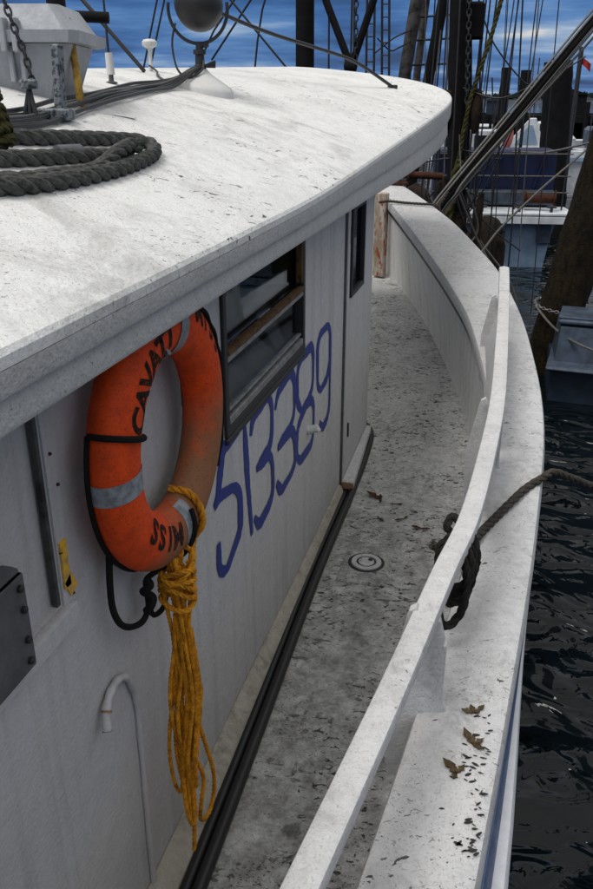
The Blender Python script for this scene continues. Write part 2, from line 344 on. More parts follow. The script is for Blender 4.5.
def curve1(xs, ys, sg=0.35):
    """smoothed piecewise-linear function"""
    X = np.linspace(xs[0] - 2, xs[-1] + 2, 2000); Y = np.interp(X, xs, ys); lo = (ys[1] - ys[0]) / (xs[1] - xs[0]); hi = (ys[-1] - ys[-2]) / (xs[-1] - xs[-2])
    Y = np.where(X < xs[0], ys[0] + lo * (X - xs[0]), Y); Y = np.where(X > xs[-1], ys[-1] + hi * (X - xs[-1]), Y)
    dx = X[1] - X[0]; kx = np.arange(-int(3 * sg / dx), int(3 * sg / dx) + 1) * dx; kk = np.exp(-0.5 * (kx / sg) ** 2); kk /= kk.sum(); h = len(kk) // 2
    Yp = np.concatenate([Y[0] + lo * dx * np.arange(-h, 0), Y, Y[-1] + hi * dx * np.arange(1, h + 1)]); Y = np.convolve(Yp, kk, 'valid')
    return lambda x: float(np.interp(x, X, Y))

# ------------------------------------------------------------------ water and far shore
g = G(); W0 = -0.70
g.add([(-3000, -60, W0), (3000, -60, W0), (3000, 3000, W0), (-3000, 3000, W0)], [(0, 1, 2, 3)])
tag(link('water', g, 'water', base=(0, 0, W0)), kind='structure', label='dark rippled harbour water')
g = G(); rows = []
for x in np.linspace(-900, 900, 60):
    h = 3.2 + 1.0 * math.sin(x * 0.013) + rng.random() * 0.7
    rows.append([(x, 1190, W0 - 1), (x, 1196, W0 + 0.6), (x, 1230, h * 0.8), (x, 1300, h), (x, 1420, W0 - 1)])
g.loft(rows); tag(link('far_shore', g, 'shore'), kind='structure', label='low dark far shore')
g = G()
for i in range(1500):
    x = rng.uniform(-880, 880); y = rng.uniform(1204, 1300); b = 0.6 + 1.8 * rng.random(); h = rng.uniform(4.6, 8.2) + 1.3 * math.sin(x * 0.02); r = rng.uniform(2.2, 5.0)
    a0 = rng.random() * 6
    vs = []
    for rr, z in ((r * 0.7, b), (r, b + 0.25 * h), (r * 0.75, b + 0.6 * h), (r * 0.3, b + 0.9 * h)):
        vs += [(x + rr * rng.uniform(0.7, 1.2) * math.cos(a0 + j * 1.257), y + rr * math.sin(a0 + j * 1.257), z + rng.uniform(-0.3, 0.3)) for j in range(5)]
    vs.append((x, y, b + h)); fs = [(k * 5 + j, k * 5 + (j + 1) % 5, k * 5 + 5 + (j + 1) % 5, k * 5 + 5 + j) for k in range(3) for j in range(5)] + [(15 + j, 15 + (j + 1) % 5, 20) for j in range(5)]
    g.add(vs, fs)
tag(link('treeline', g, 'conifer', sm=False), kind='stuff', label='dark far-off wooded treeline across the harbour', cat='trees')

# ------------------------------------------------------------------ the fishing boat: curves
CX = -2.3
ci = curve1([-1.5, 0, 1.34, 1.89, 2.3, 2.66, 3.1, 4.0, 4.72, 6.03, 7.19, 8.39, 9.81, 11.2, 12.3], [-0.60, -0.36, -0.19, -0.13, -0.095, -0.05, -0.02, 0.0, -0.03, -0.23, -0.55, -0.92, -1.39, -1.9, -2.3], 0.3)
co = curve1([-1.5, 0, 1.42, 2.03, 2.88, 4.04, 4.71, 5.99, 7.28, 9.0, 10.23, 11.14, 12.7], [-0.26, -0.07, 0.09, 0.15, 0.23, 0.30, 0.29, 0.18, -0.04, -0.57, -1.09, -1.53, -2.3], 0.3)
xb = curve1([-1.5, 0, 2, 3, 4, 5.0, 5.68, 6.43, 7.32, 8.44, 9.67, 10.49, 11.9], [-0.56, -0.33, -0.09, -0.03, 0.0, -0.05, -0.12, -0.24, -0.46, -0.77, -1.21, -1.65, -2.3], 0.3)
def zd(y): return 0.39 * (max(0, y - 4.5) / 6) ** 1.3
def zc(y):
    t = min(1, max(0, (y - 3.33) / 0.16)); st = 0.035 * t * t * (3 - 2 * t)
    return 0.70 + st + 0.60 * (max(0, y - 3) / 7.5) ** 1.3
BO = thing('fishing_boat', (-2.3, 4, W0), 'white weathered fishing boat with long cabin, numbers 513389 and curved bow bulwark', 'boat')
YS = np.concatenate([np.linspace(-1.5, 3.2, 20), np.linspace(3.26, 3.6, 9), np.linspace(3.8, 12.2, 46)])
def both(fn, name, mat, parent=BO, sm=True):
    g = G()
    rows = [fn(y) for y in YS]; g.loft(rows)
    g.loft([[(2 * CX - p[0], p[1], p[2]) for p in reversed(r)] for r in rows])
    return link(name, g, mat, parent, sm)
def cl(x): return max(x, CX)
# deck sheet
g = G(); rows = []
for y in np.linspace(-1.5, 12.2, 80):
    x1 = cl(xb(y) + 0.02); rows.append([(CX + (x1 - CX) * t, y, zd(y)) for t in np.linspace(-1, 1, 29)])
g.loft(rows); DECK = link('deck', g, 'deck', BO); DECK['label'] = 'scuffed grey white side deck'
# bulwark inner face (leans slightly out to the deck), overhanging lip gap above
both(lambda y: [(cl(ci(y) + 0.05), y, zc(y) - 0.03), (cl(ci(y) + 0.045), y, zc(y) - 0.12), (cl(ci(y) * 0.5 + xb(y) * 0.5 + 0.02), y, (zd(y) + zc(y)) / 2), (cl(xb(y) + 0.004), y, zd(y) + 0.03), (cl(xb(y) - 0.010), y, zd(y) + 0.003)], 'bulwark', 'bulwark')
both(lambda y: [(cl(ci(y) + 0.046), y, zc(y) - 0.112), (cl(ci(y) + 0.030), y, zc(y) - 0.116), (cl(ci(y) + 0.026), y, zc(y) - 0.170), (cl(ci(y) + 0.050), y, zc(y) - 0.185)], 'seam_strip', 'black_seal')
def gt(y):
    t = min(1, max(0, (y - 1.2) / 1.7)); return 1 - 0.95 * t * t * (3 - 2 * t)
def capprof(y):
    a, b, z = ci(y), co(y), zc(y); e = 0.0
    return [(cl(a + 0.05), y, z - 0.115), (cl(a + 0.004), y, z - 0.11), (cl(a), y, z - 0.10), (cl(a), y, z - 0.022), (cl(a + 0.006), y, z - 0.007), (cl(a + 0.022), y, z), (cl(a * 0.65 + b * 0.35), y, z + 0.003), (cl(a * 0.35 + b * 0.65), y, z + 0.003), (cl(b - 0.028), y, z), (cl(b - 0.008), y, z - 0.008), (cl(b), y, z - 0.025), (cl(b + 0.004), y, z - 0.055)]
both(capprof, 'cap_rail', 'cap')
both(lambda y: [(cl(co(y) + 0.001), y, zc(y) - 0.055), (cl(co(y) + 0.010 * gt(y)), y, zc(y) - 0.058), (cl(co(y) + 0.030 * gt(y)), y, zc(y) - 0.14)], 'sheer_stripe', 'sheer')
both(lambda y: [(cl(co(y) + 0.028 * gt(y)), y, zc(y) - 0.138)] + [(cl(co(y) + k * gt(y)), y, zc(y) - d) for k, d in ((0.062, 0.142), (0.074, 0.155), (0.076, 0.225), (0.062, 0.24), (0.026, 0.245))], 'rub_guard', 'hull')
both(lambda y: [(cl(co(y) + 0.024 * gt(y)), y, zc(y) - 0.243)] + [(cl(co(y) + 0.02 * gt(y) - 0.30 * t ** 1.8 - (0.5 * t if y > 7 else 0.07 * t * max(0, y))), y, (zc(y) - 0.243) * (1 - t) + (W0 - 0.3) * t) for t in (0.2, 0.4, 0.6, 0.8, 1.0)], 'hull', 'hull')
g = G(); r0 = capprof(-1.5); g.add([(2 * CX - co(-1.5), -1.5, W0 - 0.3), (co(-1.5), -1.5, W0 - 0.3), (co(-1.5), -1.5, zd(0)), (2 * CX - co(-1.5), -1.5, zd(0))], [(0, 1, 2, 3)])
link('transom', g, 'hull', BO)
# rust-stained upright in the bow corner, on the bulwark's inner face
g = G(); y = 9.9
g.box((xb(y) - 0.17, y + 0.05, 0.86), (0.15, 0.10, 1.0), Matrix.Rotation(R(-20), 3, 'Z'), 0.012)
link('bow_post', g, 'rusty_post', BO)['label'] = 'rust-streaked white bow post'
# ------------------------------------------------------------------ cabin shell
WX = -0.914; T = 0.05
def panel(g, P0, U, V, Nn, w, h, holes, t=T):
    """wall panel with rectangular openings; Nn points outside"""
    P0, U, V, Nn = map(Vector, (P0, U, V, Nn))
    us = sorted({0, w, *[a for q in holes for a in q[:2]]}); vv = sorted({0, h, *[a for q in holes for a in q[2:]]})
    def sub(a): 
        o = []
        for p, q in zip(a[:-1], a[1:]):
            n = max(1, int((q - p) / 0.4)); o += [p + (q - p) * i / n for i in range(n)]
        return o + [a[-1]]
    us, vv = sub(us), sub(vv)
    for i in range(len(us) - 1):
        for j in range(len(vv) - 1):
            cu, cv = (us[i] + us[i + 1]) / 2, (vv[j] + vv[j + 1]) / 2
            if any(q[0] < cu < q[1] and q[2] < cv < q[3] for q in holes): continue
            for off, rev in ((0, False), (-t, True)):
                q = [P0 + U * us[a] + V * vv[b] + Nn * off for a, b in ((i, j), (i + 1, j), (i + 1, j + 1), (i, j + 1))]
                g.add(q[::-1] if rev else q, [(0, 1, 2, 3)])
    for q in holes:
        c = [(q[0], q[2]), (q[1], q[2]), (q[1], q[3]), (q[0], q[3])]
        for a, b in zip(c, c[1:] + c[:1]):
            A, B = P0 + U * a[0] + V * a[1], P0 + U * b[0] + V * b[1]; g.add([B, A, A - Nn * t, B - Nn * t], [(0, 1, 2, 3)])
WIN = (2.50, 3.66, 1.275, 1.845); DW = (4.775, 5.215, 1.275, 1.82); HA = (0.55, 1.365, 1.325, 1.80)
g = G(); Y0 = -1.5
panel(g, (WX, Y0, -0.02), (0, 1, 0), (0, 0, 1), (1, 0, 0), 4.66 - Y0, 2.02, [(WIN[0] - Y0, WIN[1] - Y0, WIN[2] + 0.02, WIN[3] + 0.02), (HA[0] - Y0, HA[1] - Y0, HA[2] + 0.02, HA[3] + 0.02)])
CAB = link('cabin_wall', g, 'wall', BO, sm=False)
g = G(); panel(g, (WX + 0.012, 4.672, -0.02), (0, 1, 0), (0, 0, 1), (1, 0, 0), 0.90, 2.02, [(DW[0] - 4.672, DW[1] - 4.672, DW[2] + 0.02, DW[3] + 0.02)])
DOOR = link('door', g, 'wall', BO, sm=False)
g = G(); g.box((WX + 0.0, 4.666, 0.98), (0.03, 0.010, 1.96)); link('door_seam', g, 'grey_steel', DOOR)
g = G(); g.box((WX + 0.008, 4.715, 1.0), (0.022, 0.05, 1.93), None, 0.004); link('door_post', g, 'wall', DOOR)
g = G(); g.tube([(WX - 0.008, 5.595, -0.01), (WX - 0.008, 5.595, 2.0)], 0.024, 12); link('corner_post', g, 'wall', DOOR)
# angled front and port side
g = G(); pts = [(WX - 0.02, 5.585), (-1.45, 6.35), (CX, 6.6), (-3.15, 6.35), (-3.69, 5.57), (-3.69, Y0), (WX, Y0)]
for a, b in zip(pts[:-1], pts[1:]):
    for o, rv in ((0, 1), (-T, 0)):
        d = Vector((b[0] - a[0], b[1] - a[1], 0)).normalized(); nn = Vector((d.y, -d.x, 0)) * (o if o else 0)
        A, B = Vector((*a, -0.02)) + nn, Vector((*b, -0.02)) + nn; q = [A, B, B + Vector((0, 0, 2.1)), A + Vector((0, 0, 2.1))]; g.add(q, [(0, 1, 2, 3)])
link('cabin_front', g, 'wall', BO, sm=False)
g = G(); g.box((WX - 0.9, 2.5, 1.0), (0.02, 5.5, 1.9)); link('inner_bulkhead', g, 'interior', BO)
# sill plank under the door, sawn end showing
g = G(); g.prism([(WX + 0.016, 4.66, 0.085), (WX + 0.095, 4.66, 0.085), (WX + 0.05, 5.60, 0.115), (WX + 0.016, 5.60, 0.115)], (0, 0, -0.05))
SILL = link('door_sill', g, 'rail', DOOR, sm=False)
g = G(); g.box((WX + 0.056, 4.654, 0.06), (0.078, 0.010, 0.046), None, 0.003); link('sill_end', g, 'raw_wood', SILL)
g = G(); g.box((WX + 0.016, 4.83, 0.385), (0.012, 0.018, 0.10), None, 0.003); link('hinge', g, 'black_seal', DOOR)
g = G(); g.box((WX + 0.016, 4.735, 1.66), (0.012, 0.018, 0.10), None, 0.003); link('hinge', g, 'black_seal', DOOR)
# base coaming
g = G(); rows = []
for y in np.linspace(-1.5, 4.62, 30):
    b = 0.012 * math.sin(y * 3.1) * 0.4; wd = 0.105 - 0.014 * max(0, y)
    rows.append([(WX + 0.002, y, 0.075 + b), (WX + 0.018, y, 0.072 + b), (WX + wd * 0.8, y, 0.045), (WX + wd, y, 0.03), (WX + wd + 0.004, y, -0.01)])
g.loft(rows); link('coaming', g, 'coaming', BO)
# ------------------------------------------------------------------ roof
RY = [-2, 3, 3.9, 4.7, 5.6, 6.5, 7.2, 7.65, 8.3]; 
ST = [(-.75, -1.5, 2.045, 1.96, 1.89), (-.75, 1.0, 2.045, 1.96, 1.888), (-.75, 2.2, 2.047, 1.96, 1.886), (-.75, 3, 2.05, 1.96, 1.885), (-.75, 3.9, 2.085, 1.985, 1.885), (-.738, 4.7, 2.13, 2.0, 1.89), (-.70, 5.6, 2.19, 2.04, 1.905), (-.645, 6.5, 2.265, 2.105, 1.95), (-.592, 7.2, 2.34, 2.185, 2.02), (-.575, 7.6, 2.395, 2.245, 2.085), (-.60, 7.9, 2.44, 2.30, 2.14), (-.72, 8.2, 2.49, 2.355, 2.19), (-1.0, 8.5, 2.56, 2.43, 2.26), (-1.5, 8.72, 2.63, 2.50, 2.33), (-2.3, 8.82, 2.68, 2.55, 2.38)]
A = np.array(ST); kx = np.interp(A[:, 1], [4.5, 7.0], [0.945, 1.0]); A[:, 0] *= kx; A[:, 2:] = 2.4 - (2.4 - A[:, 2:]) * kx[:, None]; tt = np.concatenate([[0], np.cumsum(np.linalg.norm(np.diff(A[:, :2], axis=0), axis=1))]); ts = np.linspace(0, tt[-1], 90)
E_ = np.stack([np.interp(ts, tt, A[:, i]) for i in range(5)], 1)
for _ in range(6): E_[1:-1] = 0.25 * E_[:-2] + 0.5 * E_[1:-1] + 0.25 * E_[2:]
def roof_crown(y): return float(np.interp(y, [-2, 4.0, 8.82], [2.48, 2.535, 2.695]))
def roof_rows():
    top, f1, f2 = [], [], []
    for i in range(len(E_)):
        x, y, zt, zm, zl = E_[i]
        d = E_[min(i + 1, len(E_) - 1)] - E_[max(i - 1, 0)]; n = np.array([d[1], -d[0]]); n = n / np.linalg.norm(n)
        o = lambda k, z: (x + n[0] * k, y + n[1] * k, z)
        row = []; cy = min(y, 8.0) if y > 8 else y; cyy = y + (8.82 - y) * 0.0
        for t in np.linspace(1, 0, 26):
            px = x + (CX - x) * t; zz = zt + (max(roof_crown(y), zt) - zt) * (1 - (1 - t) ** 1.4); row.append((px, y, zz))
        top.append(row[:-1] + [o(-0.012, zt - 0.001), o(-0.003, zt - 0.006), o(0.004, zt - 0.016), o(0.005, zt - 0.035)])
        f1.append([o(0.005, zt - 0.036), o(0.004, zm + 0.012), o(0.0, zm), o(-0.035, zm - 0.004)])
        f2.append([o(-0.028, zm + 0.002), o(-0.022, zm - 0.02), o(-0.015, zl + 0.01), o(-0.02, zl), o(-0.03, zl - 0.001), o(-0.031, zl + 0.005), o(-0.031, zl + 0.115), o(-0.5, zl + 0.12)])
    return top, f1, f2
top, f1, f2 = roof_rows()
def mir(rows): return [[(2 * CX - p[0], p[1], p[2]) for p in reversed(r)] for r in rows]
g = G(); g.loft([[*reversed(r)] for r in top]); g.loft([[*reversed(r)] for r in mir(top)]); ROOF = link('roof', g, 'roof', BO, ang=24); ROOF['label'] = 'scuffed white cambered cabin roof'
g = G(); g.loft([[*reversed(r)] for r in f1]); g.loft([[*reversed(r)] for r in mir(f1)]); link('fascia', g, 'fascia', ROOF)
g = G(); g.loft([[*reversed(r)] for r in f2]); g.loft([[*reversed(r)] for r in mir(f2)]); link('drip_board', g, 'fascia', ROOF)
def rz(x, y):
    j = int(np.argmin(np.abs(E_[:75, 1] - y))); xe, zt = E_[j, 0] - 0.022, E_[j, 2]
    t = min(max((xe - x) / (xe - CX), 0), 2); return zt + (max(roof_crown(y), zt) - zt) * (1 - max(0, 1 - t) ** 1.4)
# ------------------------------------------------------------------ windows
def frame_box(g, x, a, wd, th, skip=()):
    y0, y1, z0, z1 = a
    if 'b' not in skip: g.box((x, (y0 + y1) / 2, z0 + wd / 2), (th, y1 - y0, wd), None, 0.003)
    if 't' not in skip: g.box((x, (y0 + y1) / 2, z1 - wd / 2), (th, y1 - y0, wd), None, 0.003)
    if 'l' not in skip: g.box((x, y0 + wd / 2, (z0 + z1) / 2), (th * 0.96, wd, z1 - z0 - 2 * wd), None, 0.003)
    if 'r' not in skip: g.box((x, y1 - wd / 2, (z0 + z1) / 2), (th * 0.96, wd, z1 - z0 - 2 * wd), None, 0.003)
g = G(); frame_box(g, WX - 0.012, (WIN[0] + 0.001, WIN[1] - 0.001, WIN[2] + 0.001, WIN[3] - 0.001), 0.035, 0.05); WI = link('window', g, 'black_seal', CAB)
g = G(); g.box((WX - 0.003, 3.08, WIN[2] + 0.053), (0.030, 1.08, 0.032), None, 0.004); g.box((WX - 0.008, 3.08, WIN[2] + 0.088), (0.022, 1.07, 0.012), None, 0.002); link('sash_rail', g, 'alu', WI)
g = G(); g.box((WX - 0.0, 3.08, 1.583), (0.034, 1.085, 0.022), None, 0.004); link('wooden_bar', g, 'brown_wood', WI)
g = G(); g.box((WX - 0.002, 3.08, 1.558), (0.026, 1.085, 0.022), None, 0.003); link('sash_bar', g, 'alu', WI)
g = G(); g.box((WX - 0.004, 3.605, 1.72), (0.03, 0.03, 0.22), None, 0.003); link('wooden_stile', g, 'brown_wood', WI)
g = G(); g.box((WX - 0.028, 3.08, 1.71), (0.006, 1.08, 0.24)); link('pane', g, 'glass', WI)
g = G(); g.box((WX - 0.018, 3.06, 1.46), (0.004, 1.06, 0.18)); link('pane', g, 'glass', WI)
g = G(); g.box((WX - 0.02, 3.08, 1.258), (0.07, 1.16, 0.028), None, 0.006); link('window_sill', g, 'black_seal', WI)
# things just inside the window
cu = G(); rows = []
for y in np.linspace(2.55, 3.1, 40): rows.append([(WX - 0.16 + 0.016 * math.sin(y * 60), y, 1.84), (WX - 0.16 + 0.018 * math.sin(y * 60 + 0.4), y, 1.66)])
cu.loft(rows); tag(link('curtain', cu, 'curtain'), 'short pale pleated curtain behind the upper cabin window pane', 'curtain')
g = G(); g.prism([(WX - 0.052, 2.56, 1.325), (WX - 0.052, 3.40, 1.325), (WX - 0.15, 3.28, 1.46), (WX - 0.15, 2.56, 1.41)], (-0.015, 0, 0.0)); tag(link('board', g, 'board', sm=False), 'grey sloping board leaning inside the lower cabin window pane', 'board')
g = G(); g.prism([(WX - 0.055, 3.41, 1.33), (WX - 0.055, 3.53, 1.35), (WX - 0.12, 3.47, 1.54), (WX - 0.12, 3.31, 1.53)], (-0.012, 0, 0.0)); tag(link('chart', g, 'rail', sm=False), 'pale tilted chart sheet at the forward end of the lower cabin window pane', 'chart')
g = G(); rows = []
for y in np.linspace(2.56, 3.24, 30): rows.append([(WX - 0.16 + 0.012 * math.sin(y * 23), y, 1.40), (WX - 0.20 + 0.012 * math.sin(y * 23 + 0.5), y, 1.58)])
g.loft(rows); tag(link('cloth', g, 'blue_cloth'), 'dull blue grey cloth hanging behind the board in the cabin window', 'cloth')
# door window
g = G(); frame_box(g, WX + 0.012, (DW[0] + 0.001, DW[1] - 0.001, DW[2] + 0.001, DW[3] - 0.001), 0.03, 0.03); DWI = link('door_window', g, 'black_seal', DOOR)
g = G(); g.box((WX - 0.004, 4.995, 1.55), (0.006, 0.42, 0.52)); link('pane', g, 'glass', DWI)
# hatch at left
g = G(); g.box((WX - 0.032, (HA[0] + HA[1]) / 2, 1.56), (0.02, HA[1] - HA[0] - 0.002, 0.47)); HT = link('hatch', g, 'wall', CAB)
g = G(); g.box((WX + 0.010, 0.95, 1.295), (0.034, 0.90, 0.055), None, 0.004); link('hatch_rail', g, 'wall', HT)
g = G(); g.box((WX - 0.008, 1.358, 1.562), (0.014, 0.011, 0.472)); link('hatch_seal', g, 'gap', HT)
g = G(); g.box((WX + 0.003, 1.392, 1.56), (0.010, 0.045, 0.50), None, 0.003); link('hatch_stile', g, 'wall', HT)
g = G(); g.box((WX + 0.010, 1.385, 1.425), (0.006, 0.026, 0.12)); g.box((WX + 0.010, 1.398, 1.365), (0.006, 0.034, 0.05), Matrix.Rotation(R(25), 3, 'X')); link('tape_strip', g, 'yellow_tape', HT)
for z, y in ((1.70, 1.385), (1.62, 1.40), (1.46, 1.375), (1.335, 1.405), (1.30, 1.38)):
    g = G(); g.lathe([(0.004, 0), (0.004, 0.004), (0.002, 0.006)], (WX + 0.008, y, z), 8, 'X'); link('screw_head', g, 'rust', HT)
# junction box
JB = thing('junction_box', (WX + 0.05, 1.0, 1.30), 'grey metal junction box with black bolts on the cabin side below the hatch', 'metal box')
g = G(); g.box((WX + 0.026, 0.97, 1.44), (0.05, 0.40, 0.235), None, 0.008); link('box_body', g, 'grey_steel', JB)
g = G(); g.box((WX + 0.057, 0.97, 1.44), (0.010, 0.385, 0.22), None, 0.004); link('box_lid', g, 'grey_steel', JB)
for z, y in ((1.525, 1.14), (1.475, 1.142), (1.405, 1.14), (1.355, 1.138), (1.53, 0.80), (1.345, 0.80)):
    g = G(); g.lathe([(0.008, 0), (0.008, 0.006), (0.004, 0.009)], (WX + 0.063, y, z), 10, 'X'); link('bolt', g, 'black_seal', JB)
# painted-over conduit hook on the wall, with its flared end
g = G(); P = catmull([(WX + 0.03, 1.445, 0.885), (WX + 0.02, 1.47, 0.93), (WX + 0.016, 1.51, 0.957), (WX + 0.014, 1.56, 0.957), (WX + 0.012, 1.61, 0.92), (WX + 0.010, 1.645, 0.84), (WX + 0.008, 1.658, 0.75), (WX + 0.008, 1.655, 0.5), (WX + 0.008, 1.65, 0.25), (WX + 0.008, 1.65, 0.06)], 8)
g.tube(P, [0.0125 + 0.004 * math.sin(i * 0.9) * 0.3 - 0.003 * min(1, i / 50) for i in range(len(P))], 10); CO = link('conduit', g, 'wall', CAB)
g = G(); g.tube([(WX + 0.0225, 1.4655, 0.926), (WX + 0.0215, 1.469, 0.930)], 0.0145, 10); link('clamp', g, 'raw_wood', CO)
g = G(); g.tube([(WX + 0.028, 1.449, 0.888), (WX + 0.030, 1.4455, 0.882)], 0.0132, 10); link('conduit_mouth', g, 'rust', CO)
# white knob fitting over the 8
g = G(); g.tube([(WX, 3.775, 0.80), (WX + 0.045, 3.78, 0.815), (WX + 0.06, 3.775, 0.80)], [0.024, 0.022, 0.014], 12); link('drain_fitting', g, 'rail', CAB)
# ------------------------------------------------------------------ hull number, brushed strokes
def stroke(g, pts, wd=0.054, x=WX + 0.003):
    Q = [Vector((0, a, b)) for a, b in pts]; P = [Q[0]]
    for a, b, c in zip(Q[:-2], Q[1:-1], Q[2:]): P += [b + (a - b) * min(0.3, 0.02 / (a - b).length), b + (c - b) * min(0.3, 0.02 / (c - b).length)]
    P = resample(P + [Q[-1]], 0.016); rows = []
    for i, p in enumerate(P):
        t = (P[min(i + 1, len(P) - 1)] - P[max(i - 1, 0)]).normalized(); n = Vector((0, -t.z, t.y)); e = min(i, len(P) - 1 - i) / 5; wv = wd * (0.95 + 0.16 * math.sin(i * 0.21 + pts[0][0] * 9) + 0.05 * rng.standard_normal()) * (0.6 + 0.4 * min(1, e)) / 2
        rows.append([(x, p.y + n.y * wv, p.z + n.z * wv), (x + 0.001, p.y, p.z), (x, p.y - n.y * wv, p.z - n.z * wv)])
    g.loft(rows)
DIG = [[[(2.660, 1.245), (2.47, 1.247), (2.41, 1.10), (2.362, 1.068)], [(2.362, 1.068), (2.42, 1.085), (2.585, 1.045), (2.646, 0.985), (2.640, 0.83), (2.46, 0.745), (2.385, 0.79), (2.389, 0.91)]],
 [[(2.725, 1.25), (2.745, 1.0), (2.785, 0.725)]],
 [[(2.80, 1.165), (2.835, 1.235), (3.05, 1.248), (3.105, 1.19), (3.10, 1.05), (3.06, 1.005), (2.865, 0.99)], [(2.865, 0.99), (3.05, 0.98), (3.10, 0.92), (3.105, 0.775), (3.05, 0.735), (2.885, 0.715), (2.82, 0.785)]],
 [[(3.155, 1.145), (3.195, 1.205), (3.43, 1.238), (3.492, 1.17), (3.49, 1.02), (3.44, 0.97), (3.19, 0.945)], [(3.19, 0.945), (3.44, 0.94), (3.495, 0.875), (3.51, 0.745), (3.43, 0.712), (3.235, 0.705), (3.165, 0.785)]],
 [[(3.625, 0.965), (3.545, 1.04), (3.545, 1.195), (3.60, 1.238), (3.83, 1.245), (3.878, 1.19), (3.872, 1.03), (3.82, 0.985), (3.645, 0.941), (3.55, 0.90), (3.53, 0.76), (3.60, 0.70), (3.84, 0.69), (3.892, 0.73), (3.896, 0.90), (3.84, 0.95), (3.70, 0.965), (3.625, 0.965)]],
 [[(4.288, 1.04), (4.22, 0.945), (4.05, 0.925), (3.980, 0.98), (3.970, 1.20), (4.03, 1.25), (4.22, 1.252), (4.283, 1.20), (4.295, 0.95), (4.293, 0.74), (4.23, 0.69), (4.12, 0.675), (4.04, 0.745)]]]
for d in DIG:
    g = G()
    for i, s in enumerate(d): stroke(g, s, x=WX + 0.003 + 0.0012 * i)
    link('painted_digit', g, 'number', CAB)
# ------------------------------------------------------------------ hand rail with stanchions
RP = catmull([(-0.60, -1.2, 1.02), (-0.41, 0.0, 1.04), (-0.25, 1.03, 1.06), (-0.16, 1.63, 1.065), (-0.09, 2.15, 1.07), (-0.03, 2.55, 1.075), (0.01, 3.15, 1.09), (0.03, 3.7, 1.115), (0.025, 4.5, 1.17), (0.015, 5.3, 1.215), (0.0, 6.0, 1.255), (-0.005, 6.12, 1.262)], 7)
g = G(); rows = []
for i, p in enumerate(RP):
    t = (RP[min(i + 1, len(RP) - 1)] - RP[max(i - 1, 0)]).normalized(); s = t.cross(Vector((0, 0, 1))).normalized(); a, b = 0.036, 0.05; e = 0.010
    if i > len(RP) - 3: a *= 0.75; e = 0.012
    rows.append([p + s * q[0] + Vector((0, 0, q[1])) for q in ((-a + e, 0), (0, 0.002), (a - e, 0), (a - e * 0.3, -e * 0.3), (a, -e), (a, -b + e), (a - e, -b), (-a + e, -b), (-a, -b + e), (-a, -e), (-a + e * 0.3, -e * 0.3))])
g.loft(rows, close_v=True, cap=True); HR = link('hand_rail', g, 'rail', BO)
def plate(poly, y, th, shear=0.0):
    g = G(); a = [(x, y + shear * (0.3 - x) , z) for x, z in poly]; g.prism(a, (0, th, 0)); return g
st = [(-0.172, 1.04), (-0.165, 1.066), (-0.145, 1.078), (-0.125, 1.035), (-0.078, 1.03), (-0.064, 0.97), (-0.060, 0.90), (-0.052, 0.74), (-0.035, 0.69), (-0.125, 0.69), (-0.125, 0.45), (-0.20, 0.45), (-0.215, 0.80)]
s1 = link('stanchion', plate(st, 2.03, 0.028, -0.25), 'rail', HR, sm=False)
g = G(); g.box((-0.059, 1.965, 0.835), (0.010, 0.05, 0.22)); link('flange', g, 'rail', s1)
st2 = [(x * 1.0 + 0.12, z + 0.04) for x, z in st]
s2 = link('stanchion', plate([(x, z) for x, z in st2], 3.69, 0.028, -0.25), 'rail', HR, sm=False)
g = G(); g.box((0.060, 3.65, 0.885), (0.010, 0.05, 0.22)); link('flange', g, 'rail', s2)
s3 = link('stanchion', plate([(x + 0.105, z + 0.14) for x, z in st], 5.42, 0.028, -0.2), 'rail', HR, sm=False)
for (ya, yb) in ((2.75, 3.64), (3.78, 5.40)):
    g = G(); rows = []
    for y in np.linspace(ya, yb, 10):
        j = min(range(len(RP)), key=lambda i: abs(RP[i].y - y)); p = RP[j]; zt = p.z - 0.045; f = min(1, (y - ya + 0.02) / 0.9) if ya < 3 else 1
        zb = max(zc(y) - 0.05, 0.6); xo = ci(y) * 0.55 - 0.02
        rows.append([(p.x - 0.012, y, zt), (p.x + 0.012, y, zt), (min(p.x - 0.03, xo) + 0.02, y, zb * f + zt * (1 - f) - 0.005), (min(p.x - 0.03, xo) - 0.005, y, zb * f + zt * (1 - f) - 0.005)])
    g.loft(rows, close_v=True, cap=True); link('rail_panel', g, 'rail', HR)
# deck plate: raised square pad, ring, round screw lid
g = G(); g.box((-0.585, 3.82, 0.002), (0.27, 0.40, 0.030), None, 0.012); DP = link('deck_pad', g, 'deck', DECK)
g = G(); g.lathe([(0.102, 0.010), (0.102, 0.0185), (0.098, 0.021), (0.086, 0.021), (0.084, 0.012)], (-0.585, 3.82, 0.0), 32); link('plate_rim', g, 'black_seal', DP)
g = G(); g.lathe([(0.084, 0.013), (0.084, 0.024), (0.080, 0.028), (0.058, 0.028), (0.055, 0.021), (0.046, 0.021), (0.043, 0.027), (0.003, 0.028)], (-0.585, 3.82, 0.0), 32); link('screw_lid', g, 'cap', DP)
g = G(); g.lathe([(0.0555, 0.0215), (0.0545, 0.0235), (0.047, 0.0235)], (-0.585, 3.82, 0.0), 32); g.lathe([(0.013, 0.024), (0.013, 0.031), (0.009, 0.032)], (-0.565, 3.84, 0.0), 12); link('key_socket', g, 'black_seal', DP)
